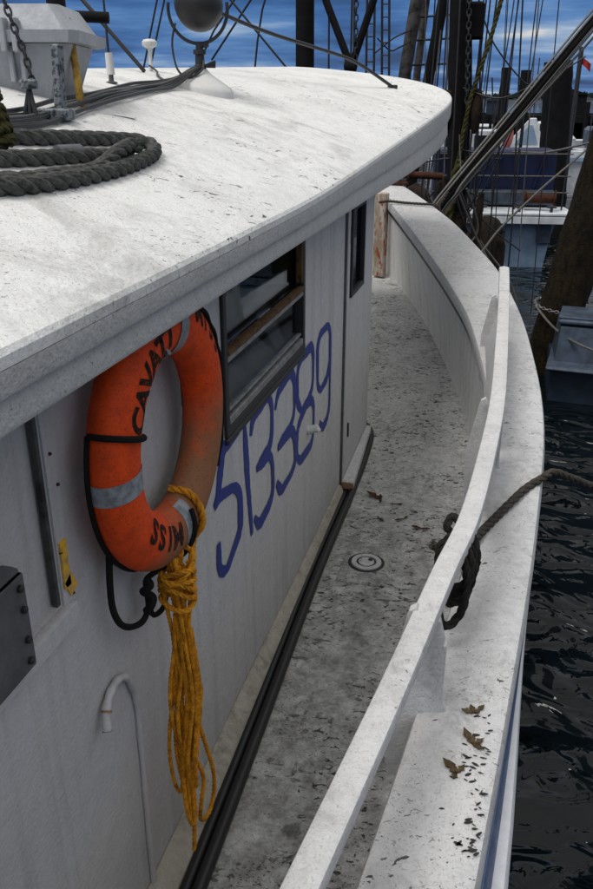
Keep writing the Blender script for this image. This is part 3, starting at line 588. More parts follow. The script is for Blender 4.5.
# ------------------------------------------------------------------ black hoses along the cabin foot
for k, (dx, r, lab) in enumerate(((0.0, 0.024, 'thick black hose lying on deck along the cabin foot, outer one'), (-0.045, 0.019, 'thinner black hose tucked between cabin coaming and outer hose'))):
    g = G(); P = [(-0.775 + dx, -1.4, r), (-0.755 + dx, 0.5, r), (-0.755 + dx, 1.2, r), (-0.785 + dx, 2.4, r), (-0.82 + dx, 3.6, r), (-0.825 + dx, 4.6, r), (-0.835 + dx, 5.2, r + 0.004), (-0.865 + dx, 5.62, r + 0.015), (-0.97 + dx, 5.85, r + 0.02), (-1.15 + dx, 6.15, r + 0.02), (-1.5, 6.6 - dx, r + 0.04)]
    g.tube(catmull(P, 10), r, 12); tag(link('hose', g, 'black_rubber'), lab, 'hose', 'black hoses along the cabin foot')
# ------------------------------------------------------------------ life ring
RC = Vector((-0.832, 1.812, 1.586)); RR, rr = 0.289, 0.080; FL = 0.72
LR = thing('life_ring', RC, 'weathered orange life ring lettered MISS hanging on the cabin side under the eave', 'life ring')
def ringpt(a, b, r=rr):      # a: clock angle in the YZ plane, b: round the tube (0 = outwards, 90 = front)
    q = RR + r * math.cos(b); return Vector((RC.x + (r - rr + rr * FL) * math.sin(b), RC.y + q * math.cos(a), RC.z + q * math.sin(a)))
g = G(); rows = []
for i in range(96):
    a = 2 * math.pi * i / 96; rows.append([ringpt(a, 2 * math.pi * j / 28, rr * (1 + 0.01 * math.sin(3 * a))) for j in range(28)])
g.loft([r[::-1] for r in rows], True, True); link('ring_body', g, 'ring', LR)
def band(a0, wid, mat, name, r=rr + 0.0018, b0=-0.75 * math.pi, b1=1.25 * math.pi, tilt=0.0):
    g = G(); rows = []
    for b in np.linspace(b0, b1, 30):
        rows.append([ringpt(a0 + t * wid / (RR + r * math.cos(b)) + tilt, b, r) for t in np.linspace(-0.5, 0.5, 5)])
    g.loft(rows); return link(name, g, mat, LR)
for a, lo, hi in ((R(182), -0.75, 1.25), (R(272), -0.75, 0.9), (R(2), -0.75, 0.22), (R(80), -0.75, 1.25)): band(a, 0.052, 'tape', 'reflective_tape', b0=lo * math.pi, b1=hi * math.pi)
def clear(pts, n=8): return catmull(pts, n)
# black grab line: along the rim, over the tube at the tapes, drooping loop and knot below
g = G()
g.tube([ringpt(a, R(38), rr + 0.006 + 0.002 * math.sin(a * 25)) for a in np.linspace(R(-38), R(82), 60)], 0.0075, 8); link('grab_line', g, 'black_cord', LR)
g = G(); g.tube([ringpt(R(160), b, rr + 0.006) for b in np.linspace(R(-20), R(215), 24)], 0.008, 8); link('grab_line', g, 'black_cord', LR)
g = G(); g.tube([ringpt(a, R(-25), rr + 0.006) for a in np.linspace(R(160), R(242), 40)], 0.0065, 8); link('grab_line', g, 'black_cord', LR)
g = G(); g.tube(clear([ringpt(R(277), R(125), rr + 0.006), ringpt(R(274), R(85), rr + 0.007), ringpt(R(270), R(40), rr + 0.008), ringpt(R(262), R(8), rr + 0.008), (-0.865, 1.71, 1.19), (-0.865, 1.70, 1.16)]), 0.0085, 8); link('grab_line', g, 'black_cord', LR)
g = G(); g.tube(clear([(-0.875, 1.535, 1.36), (-0.875, 1.525, 1.29), (-0.872, 1.52, 1.22), (-0.87, 1.545, 1.155), (-0.87, 1.60, 1.105), (-0.87, 1.67, 1.075), (-0.867, 1.705, 1.10), (-0.865, 1.70, 1.16)]), 0.009, 8); link('grab_line', g, 'black_cord', LR)
g = G(); g.tube(clear([(-0.865, 1.70, 1.11), (-0.865, 1.73, 1.055), (-0.86, 1.78, 1.045), (-0.86, 1.81, 1.07), (-0.86, 1.815, 1.12)]), 0.008, 8); link('grab_line', g, 'black_cord', LR)
g = G(); g.tube(clear([(-0.865, 1.70, 1.195), (-0.85, 1.694, 1.18), (-0.865, 1.688, 1.165), (-0.875, 1.70, 1.15), (-0.85, 1.703, 1.135), (-0.85, 1.688, 1.115), (-0.868, 1.692, 1.095)]), 0.011, 8); link('knot', g, 'black_cord', LR)
g = G(); g.tube(clear([ringpt(R(305), R(-20), rr + 0.006), (-0.81, 1.925, 1.305), (-0.80, 1.955, 1.315), (-0.79, 1.985, 1.30)]), 0.0065, 8); g.tube(clear([ringpt(R(305), R(-20), rr + 0.006), (-0.81, 1.93, 1.30), (-0.80, 1.94, 1.275)]), 0.006, 8); link('cord_tail', g, 'black_cord', LR)
# hand lettering bent onto the shell
def letters(txt, a_start, a_step, size, b_mid, flip=False, r=rr + 0.0012):
    for i, ch in enumerate(txt):
        if ch == ' ': continue
        cu = bpy.data.curves.new('letter', 'FONT'); cu.body = ch; cu.size = size; cu.align_x = 'CENTER'; cu.resolution_u = 3; cu.offset = size * 0.035
        ob = bpy.data.objects.new('letter', cu); COL.objects.link(ob); dg = bpy.context.evaluated_depsgraph_get(); me = bpy.data.meshes.new_from_object(ob.evaluated_get(dg)); bpy.data.objects.remove(ob); bpy.data.curves.remove(cu)
        import bmesh
        bm = bmesh.new(); bm.from_mesh(me); bmesh.ops.triangulate(bm, faces=bm.faces)
        bmesh.ops.subdivide_edges(bm, edges=[e for e in bm.edges if e.calc_length() > 0.012], cuts=3, use_grid_fill=True); bmesh.ops.triangulate(bm, faces=bm.faces)
        a0 = a_start + i * a_step; hv = size * 0.36; off = Vector(LR.location); rnd = rng.uniform(-0.08, 0.08)
        for v in bm.verts:
            x, y = v.co.x, v.co.y - hv; x += rnd * y
            if flip: x, y = -x, -y
            b = b_mid - y / r; a = a0 - x / (RR + r * math.cos(b)); v.co = ringpt(a, b, r) - off
        bm.to_mesh(me); bm.free(); me.materials.clear(); me.materials.append(M['worn_ink'])
        o = bpy.data.objects.new('letter', me); COL.objects.link(o); o.parent = LR
letters('CAVATT', R(152), R(-10.5), 0.094, R(92))
letters('MISS', R(254), R(-11.5), 0.092, R(98))
letters('MISS', R(60), R(-9.5), 0.080, R(60))
letters('APPROVED U S COAST GUARD', R(38), R(-2.3), 0.026, R(14))
# bracket hook that carries the ring, hidden behind its top
g = G(); g.tube(clear([(WX, 1.75, 1.80), (-0.86, 1.75, 1.80), (-0.80, 1.75, 1.812), (-0.775, 1.75, 1.83)]), 0.009, 8); link('ring_hook', g, 'galv', CAB)
# ------------------------------------------------------------------ yellow heaving line hung from the ring
YR = thing('yellow_rope', (-0.78, 1.76, 0.30), 'bundle of yellow twisted rope hanging from the orange life ring', 'rope')
g = G(); rope(g, catmull([ringpt(R(286), R(200), rr + 0.010), ringpt(R(286), R(150), rr + 0.010), ringpt(R(285), R(110), rr + 0.010), ringpt(R(284), R(70), rr + 0.010), ringpt(R(282), R(30), rr + 0.012), (-0.775, 1.815, 1.20), (-0.77, 1.79, 1.12)], 8), 0.0105); link('hanging_strand', g, 'yellow_rope', YR)
g = G()
def strand(pts, r=0.0062): rope(g, catmull(pts, 7), r, n=9, step=r * 0.8)
cx = lambda z: 1.765 - 0.05 * (1.25 - z)
for i in range(14):
    y0 = rng.uniform(-0.022, 0.022); x0 = -0.80 + rng.uniform(-0.035, 0.035); zt = rng.uniform(1.19, 1.27); zb = rng.uniform(0.34, 0.62); pts = []
    ph = rng.random() * 6; am = rng.uniform(0.006, 0.016)
    for z in np.linspace(zt, zb, 8):
        pinch = 0.65 + 0.40 * abs((z - 1.03) / 0.3) if 0.73 < z < 1.2 else 0.9
        pts.append((x0 + am * math.cos(ph + z * 9), cx(z) + y0 * min(1.1, pinch) + am * math.sin(ph + z * 11), z))
    s = rng.choice([-1, 1]) * rng.uniform(0.008, 0.022); zl = zb - rng.uniform(0.03, 0.06)
    pts += [(x0 + 0.01, cx(zb) + y0 + s * 0.6, zl), (x0 + 0.015, cx(zb) + y0 + s, zb + 0.03)] + [(x0 + 0.018 + am * math.sin(z * 10), cx(z) + y0 * 0.8 + s * (0.7 if z < 0.7 else 0.3), z) for z in np.linspace(zb + 0.12, min(zt, zb + rng.uniform(0.3, 0.6)), 4)]
    strand(pts)
link('strand_bundle', g, 'yellow_rope', YR)
g = G()
for i in range(6):        # crossing turns at the head of the bundle
    z = 1.22 - 0.024 * i; d = rng.uniform(-0.045, 0.045); pts = []
    for a in np.linspace(0, 2 * math.pi, 12, endpoint=False): pts.append((-0.80 + 0.05 * math.cos(a), cx(z) + (0.043 - 0.0015 * i) * math.sin(a), z + d * math.sin(a) + 0.01 * math.cos(2 * a + i)))
    rope(g, catmull(pts + pts[:1], 5), 0.0078, n=9, step=0.006)
link('whipping_turns', g, 'yellow_rope', YR)
g = G()
strand([(-0.775, 1.745, 0.86), (-0.765, 1.785, 0.80), (-0.765, 1.80, 0.74), (-0.765, 1.77, 0.70), (-0.765, 1.735, 0.73), (-0.76, 1.735, 0.79), (-0.77, 1.77, 0.84)], 0.0072)
strand([(-0.79, 1.79, 0.72), (-0.775, 1.80, 0.60), (-0.77, 1.835, 0.48), (-0.77, 1.875, 0.35), (-0.775, 1.885, 0.26), (-0.78, 1.86, 0.20), (-0.785, 1.815, 0.195), (-0.785, 1.78, 0.24), (-0.775, 1.775, 0.32), (-0.77, 1.79, 0.40), (-0.775, 1.775, 0.47), (-0.785, 1.745, 0.55)], 0.0072)
strand([(-0.80, 1.725, 0.62), (-0.80, 1.705, 0.45), (-0.79, 1.70, 0.33), (-0.785, 1.725, 0.27), (-0.785, 1.745, 0.33), (-0.79, 1.74, 0.5)], 0.0072)
strand([(-0.79, 1.735, 0.45), (-0.785, 1.73, 0.30), (-0.785, 1.72, 0.20), (-0.785, 1.715, 0.17)], 0.0072)
link('loose_loops', g, 'yellow_rope', YR)
# ------------------------------------------------------------------ mooring line over the cap
g = G()
P = [(-0.16, 2.66, 0.86), (-0.09, 2.70, 0.78), (-0.045, 2.80, 0.745), (0.0, 3.0, 0.725), (0.08, 3.22, 0.722), (0.18, 3.42, 0.755), (0.27, 3.56, 0.768), (0.325, 3.64, 0.766), (0.42, 3.74, 0.70), (0.62, 3.92, 0.58), (1.1, 4.4, 0.42), (1.8, 5.2, 0.40), (2.6, 6.1, 0.62)]
rope(g, catmull(P, 10), 0.019); tag(link('mooring_line', g, 'brown_rope'), 'dark mooring rope crossing the white cap rail toward the water', 'rope')
RB = thing('rope_hank', (-0.12, 2.5, 0.7), 'dark hank of rope lashed round the hand rail beside the nearest stanchion', 'rope')
for i in range(4):
    g = G(); yy = 2.26 + 0.05 * i; x0 = np.interp(yy, [1.63, 2.15, 2.55, 3.15], [-0.16, -0.09, -0.03, 0.01]); pts = []
    dr = rng.uniform(0.15, 0.26); wi = rng.uniform(0.045, 0.075) if 1 < i else 0.03
    for a in np.linspace(0, 2 * math.pi, 14, endpoint=False):
        pts.append((x0 + (0.058 if math.cos(a) > 0 else wi) * math.cos(a), yy + 0.04 * math.sin(a + 1) * rng.uniform(0.3, 1), 1.055 - dr / 2 + (dr / 2) * math.sin(a)))
    rope(g, catmull(pts + pts[:1], 5), 0.015, n=12); link('rope_turn', g, 'dark_rope', RB)
g = G(); rope(g, catmull([(-0.075, 2.50, 0.99), (-0.105, 2.50, 1.03), (-0.09, 2.54, 1.05), (-0.06, 2.52, 1.03), (-0.075, 2.47, 1.0), (-0.115, 2.42, 1.0), (-0.11, 2.36, 0.94), (-0.09, 2.33, 0.88)], 8), 0.015, n=12); link('knot', g, 'dark_rope', RB)
# thin dark lashing from the bow post across the bulwark
g = G(); rope(g, catmull([(-1.52, 9.82, 1.26), (-1.40, 9.74, 1.285), (-1.2, 9.68, 1.28), (-1.0, 9.64, 1.277), (-0.87, 9.62, 1.274), (-0.79, 9.62, 1.22), (-0.76, 9.66, 0.9), (-0.74, 9.7, 0.6)], 8), 0.016); tag(link('lashing_line', g, 'brown_rope'), 'thin dark line from the rusty bow post over the bulwark', 'rope')
# rusty anchor roller on the bow rail
AR = thing('anchor_roller', (-1.28, 10.9, zc(10.9)), 'rusty iron anchor roller with shaft on top of the bow rail', 'roller')
g = G(); g.box((-1.42, 10.85, zc(10.85) + 0.02), (0.22, 0.22, 0.04), None, 0.008); link('base_plate', g, 'rust', AR)
g = G(); g.tube([(-1.52, 10.82, zc(10.85) + 0.13), (-0.90, 10.98, zc(10.85) + 0.10)], 0.045, 12); link('shaft', g, 'rust', AR)
for d in (0, 1):
    g = G(); g.lathe([(0.05, -0.03), (0.11, -0.03), (0.11, -0.01), (0.06, 0.0), (0.06, 0.03)], (-1.46 + d * 0.16, 10.84 + d * 0.04, zc(10.85) + 0.13), 14, 'X'); link('roller_cheek', g, 'rust', AR)
# ------------------------------------------------------------------ leaves
def leaf(g, c, s, yaw, lobes=5):
    for q in range(lobes):
        a = yaw + (q - (lobes - 1) / 2) * 0.55 + rng.uniform(-0.4, 0.4) + (2.6 if q == 1 else 0); ln = s * rng.uniform(0.5, 1.35) * (1.2 - 0.16 * abs(q - (lobes - 1) / 2)); wd = ln * rng.uniform(0.16, 0.34); up = rng.uniform(0.02, 0.22) * s
        prof = [(0, 0.1, 0), (0.25, 0.7, 0.25), (0.4, 0.45, 0.5), (0.55, 1.0, 0.7), (0.72, 0.5, 0.8), (1.0, 0.0, 1.0)]; rows = []
        for t, k_, h in prof:
            k_ *= rng.uniform(0.7, 1.3); x = ln * t; z = 0.002 + up * h * h
            rows.append([(c[0] + x * math.cos(a) - d * wd * k_ * math.sin(a), c[1] + x * math.sin(a) + d * wd * k_ * math.cos(a), c[2] + z + abs(d) * 0.25 * wd) for d in (-1, 0, 1)])
        g.loft(rows); g.loft([[(p[0], p[1], p[2] - 0.0012) for p in reversed(r)] for r in rows])
for (x, y, s, yaw, lab) in ((0.045, 1.83, 0.052, 0.3, 'largest curled brown leaf on the near white cap rail'), (0.045, 1.96, 0.032, 1.2, 'small curled leaf just forward of the largest leaf on the cap rail'), (0.010, 1.71, 0.038, 2.0, 'small dark leaf just aft of the largest leaf on the cap rail')):
    g = G(); leaf(g, (x, y, zc(y) + 0.003), s, yaw); tag(link('leaf', g, 'leaf', sm=False), lab, 'leaf', 'dry leaves on the boat')
g = G()
for i in range(60):
    t = rng.random(); y = 1.45 + 0.55 * rng.random() ** 1.2; x = 0.075 + 0.06 * (y - 1.45) - abs(rng.normal(0, 0.035)); s = rng.uniform(0.004, 0.013); a = rng.normal(0.2, 0.5); wv = s * rng.uniform(0.2, 0.45)
    c_, n_ = math.cos(a), math.sin(a); z = zc(y) + 0.004; q = [(-s, -wv * 0.4), (-s * 0.2, -wv), (s * 0.7, -wv * 0.5), (s, wv * 0.3), (s * 0.1, wv), (-s * 0.8, wv * 0.6)]
    g.prism([(x + p * c_ - r_ * n_, y + p * n_ + r_ * c_, z) for p, r_ in q], (0, 0, 0.0015))
tag(link('leaf_litter', g, 'ink', sm=False), 'dark crumbs of leaf litter near the outer edge of the cap rail', 'litter', kind='stuff')
for (x, y, s, yaw, n, lab) in ((-0.63, 4.62, 0.085, 2.2, 3, 'largest russet leaf scrap on deck, nearest the cabin side'), (-0.52, 4.58, 0.07, 0.6, 2, 'forked russet leaf scrap just right of the largest on deck'), (-0.60, 4.36, 0.05, 2.6, 2, 'small russet scrap between the round deck plate and the largest leaf scrap'), (-0.45, 4.40, 0.05, 1.1, 2, 'russet twig like scrap halfway from round deck plate to the hand rail'), (-0.33, 4.30, 0.05, 0.3, 2, 'russet scrap on deck closest to the hand rail and rope hank')):
    g = G(); leaf(g, (x, y, 0.006), s, yaw, n); tag(link('leaf', g, 'red_leaf', sm=False), lab, 'leaf', 'russet leaf scraps on the deck')
# ------------------------------------------------------------------ gear on the cabin roof
def onroof(x, y, d=0.0): return (x, y, rz(x, y) + d)
g = G()
W1 = [(-1.6, 1.0), (-1.25, 1.25), (-1.08, 1.55), (-1.045, 1.75), (-1.04, 2.0), (-1.055, 2.25), (-1.09, 2.48), (-1.14, 2.6), (-1.185, 2.58), (-1.215, 2.47), (-1.235, 2.35), (-1.26, 2.2), (-1.29, 2.04), (-1.34, 1.85), (-1.42, 1.6)]
rope(g, catmull([onroof(a - 0.02, b, 0.023) for a, b in W1], 8), 0.023)
W2 = [(-1.42, 1.55), (-1.22, 1.55), (-1.105, 1.66), (-1.085, 1.85), (-1.085, 2.05), (-1.095, 2.22), (-1.12, 2.36)]
rope(g, catmull([onroof(a, b, 0.022 + (0.033 if i > 4 else 0)) for i, (a, b) in enumerate(W2)], 8), 0.022)
W3 = [(-1.5, 1.5), (-1.32, 1.58), (-1.22, 1.74), (-1.185, 1.92), (-1.165, 2.12), (-1.14, 2.30), (-1.125, 2.42)]
rope(g, catmull([onroof(a, b, 0.022 + (0.030 if i > 5 else 0)) for i, (a, b) in enumerate(W3)], 8), 0.022)
tag(link('rope_coil', g, 'grey_rope'), 'thick grey laid rope coiled loosely on the white cabin roof', 'rope')
g = G()
for i in range(5): 
    P = [(-1.30 + 0.07 * math.cos(a) * (1 - 0.12 * i), 1.86 + 0.09 * math.sin(a), rz(-1.3, 1.86) + 0.02 + 0.028 * i + 0.008 * math.sin(2 * a + i)) for a in np.linspace(0, 2 * math.pi, 14)]
    rope(g, catmull(P, 4), 0.018, n=9)
tag(link('rope_ball', g, 'weedy_rope'), 'mossy brown wound hank of line behind the coiled rope', 'rope')
g = G(); g.tube([onroof(-1.20, 2.06, 0.02), onroof(-1.17, 2.13, 0.03)], 0.022, 10); tag(link('cleat', g, 'grey_steel'), 'small grey steel cleat end among the coiled rope', 'cleat')
# life raft canister
zr = rz(-1.65, 2.85)
LB = thing('liferaft_box', (-1.85, 2.88, zr), 'grey white life raft canister with lidded flange on the cabin roof', 'life raft')
ro = Matrix.Rotation(R(14.5), 3, 'Z')
def rb(cx, w0, d0, w1, d1, z0, z1, name, mat, par=LB):
    g = G(); rows = []
    for z, ww, dd in ((z0, w0, d0), (z1, w1, d1)):
        e = 0.03; row = [(-ww + e, -dd), (ww - e, -dd), (ww, -dd + e), (ww, dd - e), (ww - e, dd), (-ww + e, dd), (-ww, dd - e), (-ww, -dd + e)]
        rows.append([tuple(ro @ Vector((x, y, 0)) + Vector((cx, 2.95, z))) for x, y in row])
    g.loft(rows, close_v=True, cap=True); return link(name, g, mat, par)
rb(-1.86, 0.20, 0.16, 0.265, 0.20, zr + 0.0, 2.575, 'tub', 'raft')
rb(-1.86, 0.305, 0.235, 0.31, 0.24, 2.577, 2.615, 'flange', 'raft')
rb(-1.86, 0.285, 0.215, 0.23, 0.17, 2.617, 2.70, 'lid', 'raft')
for dx in (0.06, 0.10):
    g = G(); c = ro @ Vector((dx, -0.2, 0)) + Vector((-1.86, 2.95, 0)); g.box((c.x, c.y - 0.025, 2.60), (0.02, 0.05, 0.11), ro, 0.004); g.box((c.x, c.y + 0.004, 2.51), (0.018, 0.03, 0.12), ro, 0.004); link('rib', g, 'raft', LB)
# bracket
BK = thing('raft_bracket', (-1.47, 2.55, rz(-1.47, 2.55)), 'spotted galvanised angle bracket standing beside the life raft canister', 'bracket')
zb = rz(-1.45, 2.52)
g = G(); g.box((-1.478, 2.60, zb + 0.12), (0.03, 0.035, 0.22), Matrix.Rotation(R(3), 3, 'Y'), 0.004); link('upright', g, 'galv', BK)
g = G(); g.box((-1.475, 2.53, zb + 0.022), (0.13, 0.10, 0.036), ro, 0.006); link('foot', g, 'galv', BK)
# chain and turnbuckle lashing
CH = thing('lashing_chain', (-1.47, 2.40, rz(-1.47, 2.4)), 'dark lashing chain with turnbuckle at the left end of the life raft', 'chain')
P = resample(catmull([(-1.515, 2.40, 2.66), (-1.49, 2.40, 2.58), (-1.475, 2.41, 2.52), (-1.462, 2.41, 2.45)], 6), 0.022)
for i, p in enumerate(P):
    t = (P[min(i + 1, len(P) - 1)] - P[max(i - 1, 0)]).normalized(); u = t.orthogonal().normalized(); u = u if i % 2 else t.cross(u)
    g = G(); g.tube([p + t * 0.016 * math.cos(a) + u * 0.009 * math.sin(a) for a in np.linspace(0, 2 * math.pi, 10, endpoint=False)], 0.0035, 6, closed=True); link('chain_link', g, 'dark_steel', CH)
g = G(); g.lathe([(0.026, 0), (0.028, 0.006), (0.028, 0.022), (0.022, 0.028)], (-1.475, 2.41, 2.425), 14); link('turnbuckle', g, 'galv', CH)
for s in (-1, 1, 0):
    g = G(); g.tube([(-1.475, 2.41, 2.428), (-1.475 + 0.022 * s, 2.40, rz(-1.475, 2.4) + 0.005)], 0.007, 8); link('leg', g, 'dark_steel', CH)
# yellow post, black spar behind the raft
g = G(); P = [(-1.568, 2.90, rz(-1.56, 2.9) - 0.005), (-1.575, 2.90, 2.50), (-1.585, 2.905, 2.60), (-1.59, 2.905, 2.66)]; g.tube(P, [0.016, 0.014, 0.012, 0.010], 8)
tag(link('davit_post', g, 'yellow_rust'), 'bent yellow rusty iron post at the right end of the raft canister', 'post')
g = G(); g.tube([(-2.35, 3.2, 2.70), (-1.80, 3.34, 2.705), (-1.665, 3.38, 2.70)], 0.022, 10); g.tube([(-2.3, 3.22, 2.70), (-2.3, 3.22, rz(-2.3, 3.2))], 0.02, 8); tag(link('boat_hook', g, 'black_timber'), 'black spar lying level above the life raft on a short post', 'spar')
# whip antenna
WA = thing('whip_antenna', onroof(-1.865, 3.76), 'whip antenna with fat white insulator base on the cabin roof', 'antenna'); z0 = rz(-1.865, 3.76)
g = G(); g.lathe([(0.028, 0), (0.028, 0.006), (0.012, 0.012), (0.011, 0.04)], (-1.865, 3.76, z0), 12); link('foot', g, 'grey_steel', WA)
g = G(); g.tube([(-1.865, 3.76, z0 + 0.038), (-1.868, 3.76, z0 + 0.13)], [0.019, 0.017], 12); link('insulator', g, 'plastic', WA)
g = G(); g.tube([(-1.868, 3.76, z0 + 0.128), (-1.878, 3.76, z0 + 0.95)], [0.006, 0.003], 6); link('whip', g, 'rig', WA)
# mushroom GPS antenna
z0 = rz(-2.13, 4.82); GA = thing('gps_antenna', (-2.13, 4.82, z0), 'cream mushroom shaped antenna on a short stem on the roof', 'antenna')
g = G(); g.lathe([(0.013, -0.01), (0.013, 0.03), (0.011, 0.035), (0.011, 0.10), (0.016, 0.125)], (-2.13, 4.82, z0), 12); link('stem', g, 'plastic', GA)
g = G(); g.lathe([(0.016, 0.12), (0.040, 0.132), (0.043, 0.140), (0.043, 0.155), (0.034, 0.166), (0.012, 0.170)], (-2.13, 4.82, z0), 18); link('antenna_head', g, 'plastic', GA)
# searchlight on its raised base
SX, SY = -1.69, 4.47; z0 = rz(SX, SY); SL = thing('searchlight', (SX, SY, z0), 'dark round searchlight in a yoke on a white domed roof base', 'searchlight')
g = G(); rows = []
for t, h in ((1.0, -0.05), (1.0, 0.015), (0.95, 0.034), (0.78, 0.048), (0.5, 0.062), (0.3, 0.085), (0.2, 0.105)):
    rows.append([(SX + 0.175 * t * math.cos(a), SY + 0.175 * t * math.sin(a), (rz(SX + 0.175 * t * math.cos(a), SY + 0.175 * t * math.sin(a)) * (0.75 if t > 0.6 else 0.2) + z0 * (0.25 if t > 0.6 else 0.8)) + h) for a in np.linspace(0, 2 * math.pi, 28, endpoint=False)])
g.loft(rows, close_v=True, cap=True); link('base', g, 'plastic', SL)
g = G(); g.lathe([(0.032, 0.09), (0.032, 0.12), (0.026, 0.125), (0.024, 0.17), (0.034, 0.175), (0.034, 0.195), (0.02, 0.20), (0.018, 0.235)], (SX, SY, z0), 14); g.tube([(SX, SY, z0 + 0.215), (SX + 0.05, SY, z0 + 0.22)], 0.012, 8); link('pedestal', g, 'dark_steel', SL)
uc = Vector((math.cos(R(14.5)), math.sin(R(14.5)), 0)); zl = z0 + 0.41
g = G(); g.tube([Vector((SX, SY, zl)) + uc * (0.155 * math.cos(a)) + Vector((0, 0, -0.02 + 0.165 * math.sin(a))) for a in np.linspace(R(-190), R(10), 32)], 0.009, 8); link('yoke', g, 'dark_steel', SL)
g = G(); n = Vector((-uc.y, uc.x, 0)); rows = []
for rr_, d in ((0.005, -0.12), (0.06, -0.11), (0.10, -0.075), (0.120, -0.02), (0.126, 0.05), (0.126, 0.09), (0.114, 0.095), (0.02, 0.10)):
    rows.append([Vector((SX, SY, zl)) + n * d + uc * (rr_ * math.cos(a)) + Vector((0, 0, rr_ * math.sin(a))) for a in np.linspace(0, 2 * math.pi, 28, endpoint=False)])
g.loft(rows, close_v=True, cap=True); link('lamp_housing', g, 'black_seal', SL)
g = G(); g.tube(catmull([Vector((SX, SY, zl)) - uc * 0.11 + Vector((0, -0.03, -0.09)), (SX - 0.125, SY - 0.07, z0 + 0.22), (SX - 0.09, SY - 0.1, z0 + 0.10), (SX - 0.02, SY - 0.12, z0 + 0.06), (SX + 0.03, SY - 0.05, z0 + 0.10), (SX + 0.02, SY, z0 + 0.16)], 8), 0.006, 6); link('lamp_cord', g, 'cable', SL)
# bundle of cables over the roof
CBL = thing('cable_bundle', (-1.6, 3.2, rz(-1.6, 3.2)), 'bundle of dark cables running across the roof to the searchlight', 'cables')
for i in range(7):
    d = (i - 3) * 0.016; g = G(); j = lambda: rng.uniform(-0.012, 0.012)
    P = [onroof(-1.55 + d, 1.6, 0.008), onroof(-1.44 + d + j(), 2.25, 0.012 + abs(j())), onroof(-1.53 + d + j(), 2.75, 0.012 + abs(j())), onroof(-1.63 + d + j(), 3.25, 0.014 + abs(j())), onroof(-1.72 + d + j(), 3.8, 0.014 + abs(j())), onroof(-1.76 + d, 4.15, 0.02), (SX - 0.05 + d, SY - 0.10, z0 + 0.06 + 0.004 * i), (SX + d * 0.4, SY - 0.03, z0 + 0.11), (SX + 0.08, SY + 0.02, z0 + 0.115 + 0.004 * i)]
    g.tube(catmull(P, 6), 0.0055 if i % 3 else 0.0075, 6); link('cable', g, 'grey_cable' if i == 2 else 'cable', CBL)
g = G(); g.tube(catmull([onroof(-2.13, 4.80, 0.03), onroof(-2.05, 4.72, 0.012), onroof(-1.95, 4.5, 0.01), onroof(-1.80, 4.3, 0.01)], 6), 0.006, 6); link('cable', g, 'cable', CBL)
# ------------------------------------------------------------------ heavy stay from the mast down to the roof front
MS = thing('roof_mast', onroof(-2.55, 4.55), 'black mast stays of the cabin roof coming down from outside the view', 'rigging')
g = G(); g.tube([onroof(-2.75, 4.9, -0.02), (-2.75, 4.9, 5.2)], [0.06, 0.045], 12); link('mast', g, 'black_timber', MS)
g = G(); g.tube(catmull([(-2.73, 4.95, 3.4), (-2.21, 5.3, 3.03), (-1.94, 5.7, 2.895), (-1.74, 6.1, 2.81), (-1.55, 6.5, 2.75), (-1.33, 6.95, 2.67), (-1.12, 7.35, rz(-1.12, 7.35) + 0.04), (-1.08, 7.45, rz(-1.08, 7.45) + 0.01)], 8), 0.013, 8); link('heavy_cable', g, 'cable', MS)
g = G(); g.tube([(-2.74, 4.62, 3.25), (-2.40, 4.56, 2.90), (-2.09, 4.64, rz(-2.09, 4.64) + 0.005)], 0.012, 6); link('stay', g, 'rig', MS)
g = G(); g.box(onroof(-1.08, 7.45, 0.015), (0.08, 0.06, 0.03), None, 0.006); link('cable_foot', g, 'dark_steel', MS)
# ------------------------------------------------------------------ harbour: boats, masts, pilings
def hullform(g, x, y, yaw, Lh, B, z0, z1, flare=0.85, n=16):
    """pointed hull, bow along local +Y"""
    m = Matrix.Rotation(yaw, 3, 'Z'); rows = []
    for t in np.linspace(0, 1, n):
        w = B / 2 * (1 - max(0, (t - 0.45) / 0.55) ** 2.2); yy = (t - 0.5) * Lh; sh = 0.25 * max(0, t - 0.4) ** 2 * (z1 - z0)
        row = [(-w, z1 + sh), (-w * flare, (z0 + z1) / 2), (-w * flare * 0.8, z0 - 0.3), (w * flare * 0.8, z0 - 0.3), (w * flare, (z0 + z1) / 2), (w, z1 + sh)]
        rows.append([tuple(m @ Vector((a, yy, 0)) + Vector((x, y, b))) for a, b in row])
    g.loft(rows, close_v=True, cap=True); return g
def lines(parent, name, paths, r, mat='rig'):
    for p in paths:
        g = G(); g.tube(catmull(p, 5) if len(p) > 2 else p, r, 6); link(name, g, mat, parent)
# trawler with black mast and A-frame
TA = thing('trawler', (-3.4, 13.8, W0), 'dark trawler behind the cabin roof with thick black mast and V frame', 'boat')
g = G(); hullform(g, -8.2, 14.6, R(97), 11, 3.6, W0, 0.7); link('hull', g, 'dark_steel', TA)
g = G(); g.tube([(-3.37, 13.59, 0.4), (-3.39, 13.59, 7.5)], [0.155, 0.13], 14); link('mast', g, 'black_timber', TA)
for p in ([(-2.51, 12.95, 2.82), (-2.9, 12.95, 3.68), (-3.3, 12.95, 4.9)], [(-2.51, 12.95, 2.82), (-2.21, 12.95, 3.68), (-1.85, 12.95, 4.9)]):
    g = G(); g.tube(p, 0.055, 8); link('frame_leg', g, 'black_timber', TA)
g = G(); g.tube([(-2.51, 12.95, 0.5), (-2.51, 12.95, 2.86)], 0.06, 8); g.lathe([(0.02, -0.10), (0.09, -0.08), (0.09, 0.08), (0.02, 0.10)], (-2.51, 12.9, 2.83), 12, 'X'); link('frame_post', g, 'black_timber', TA)
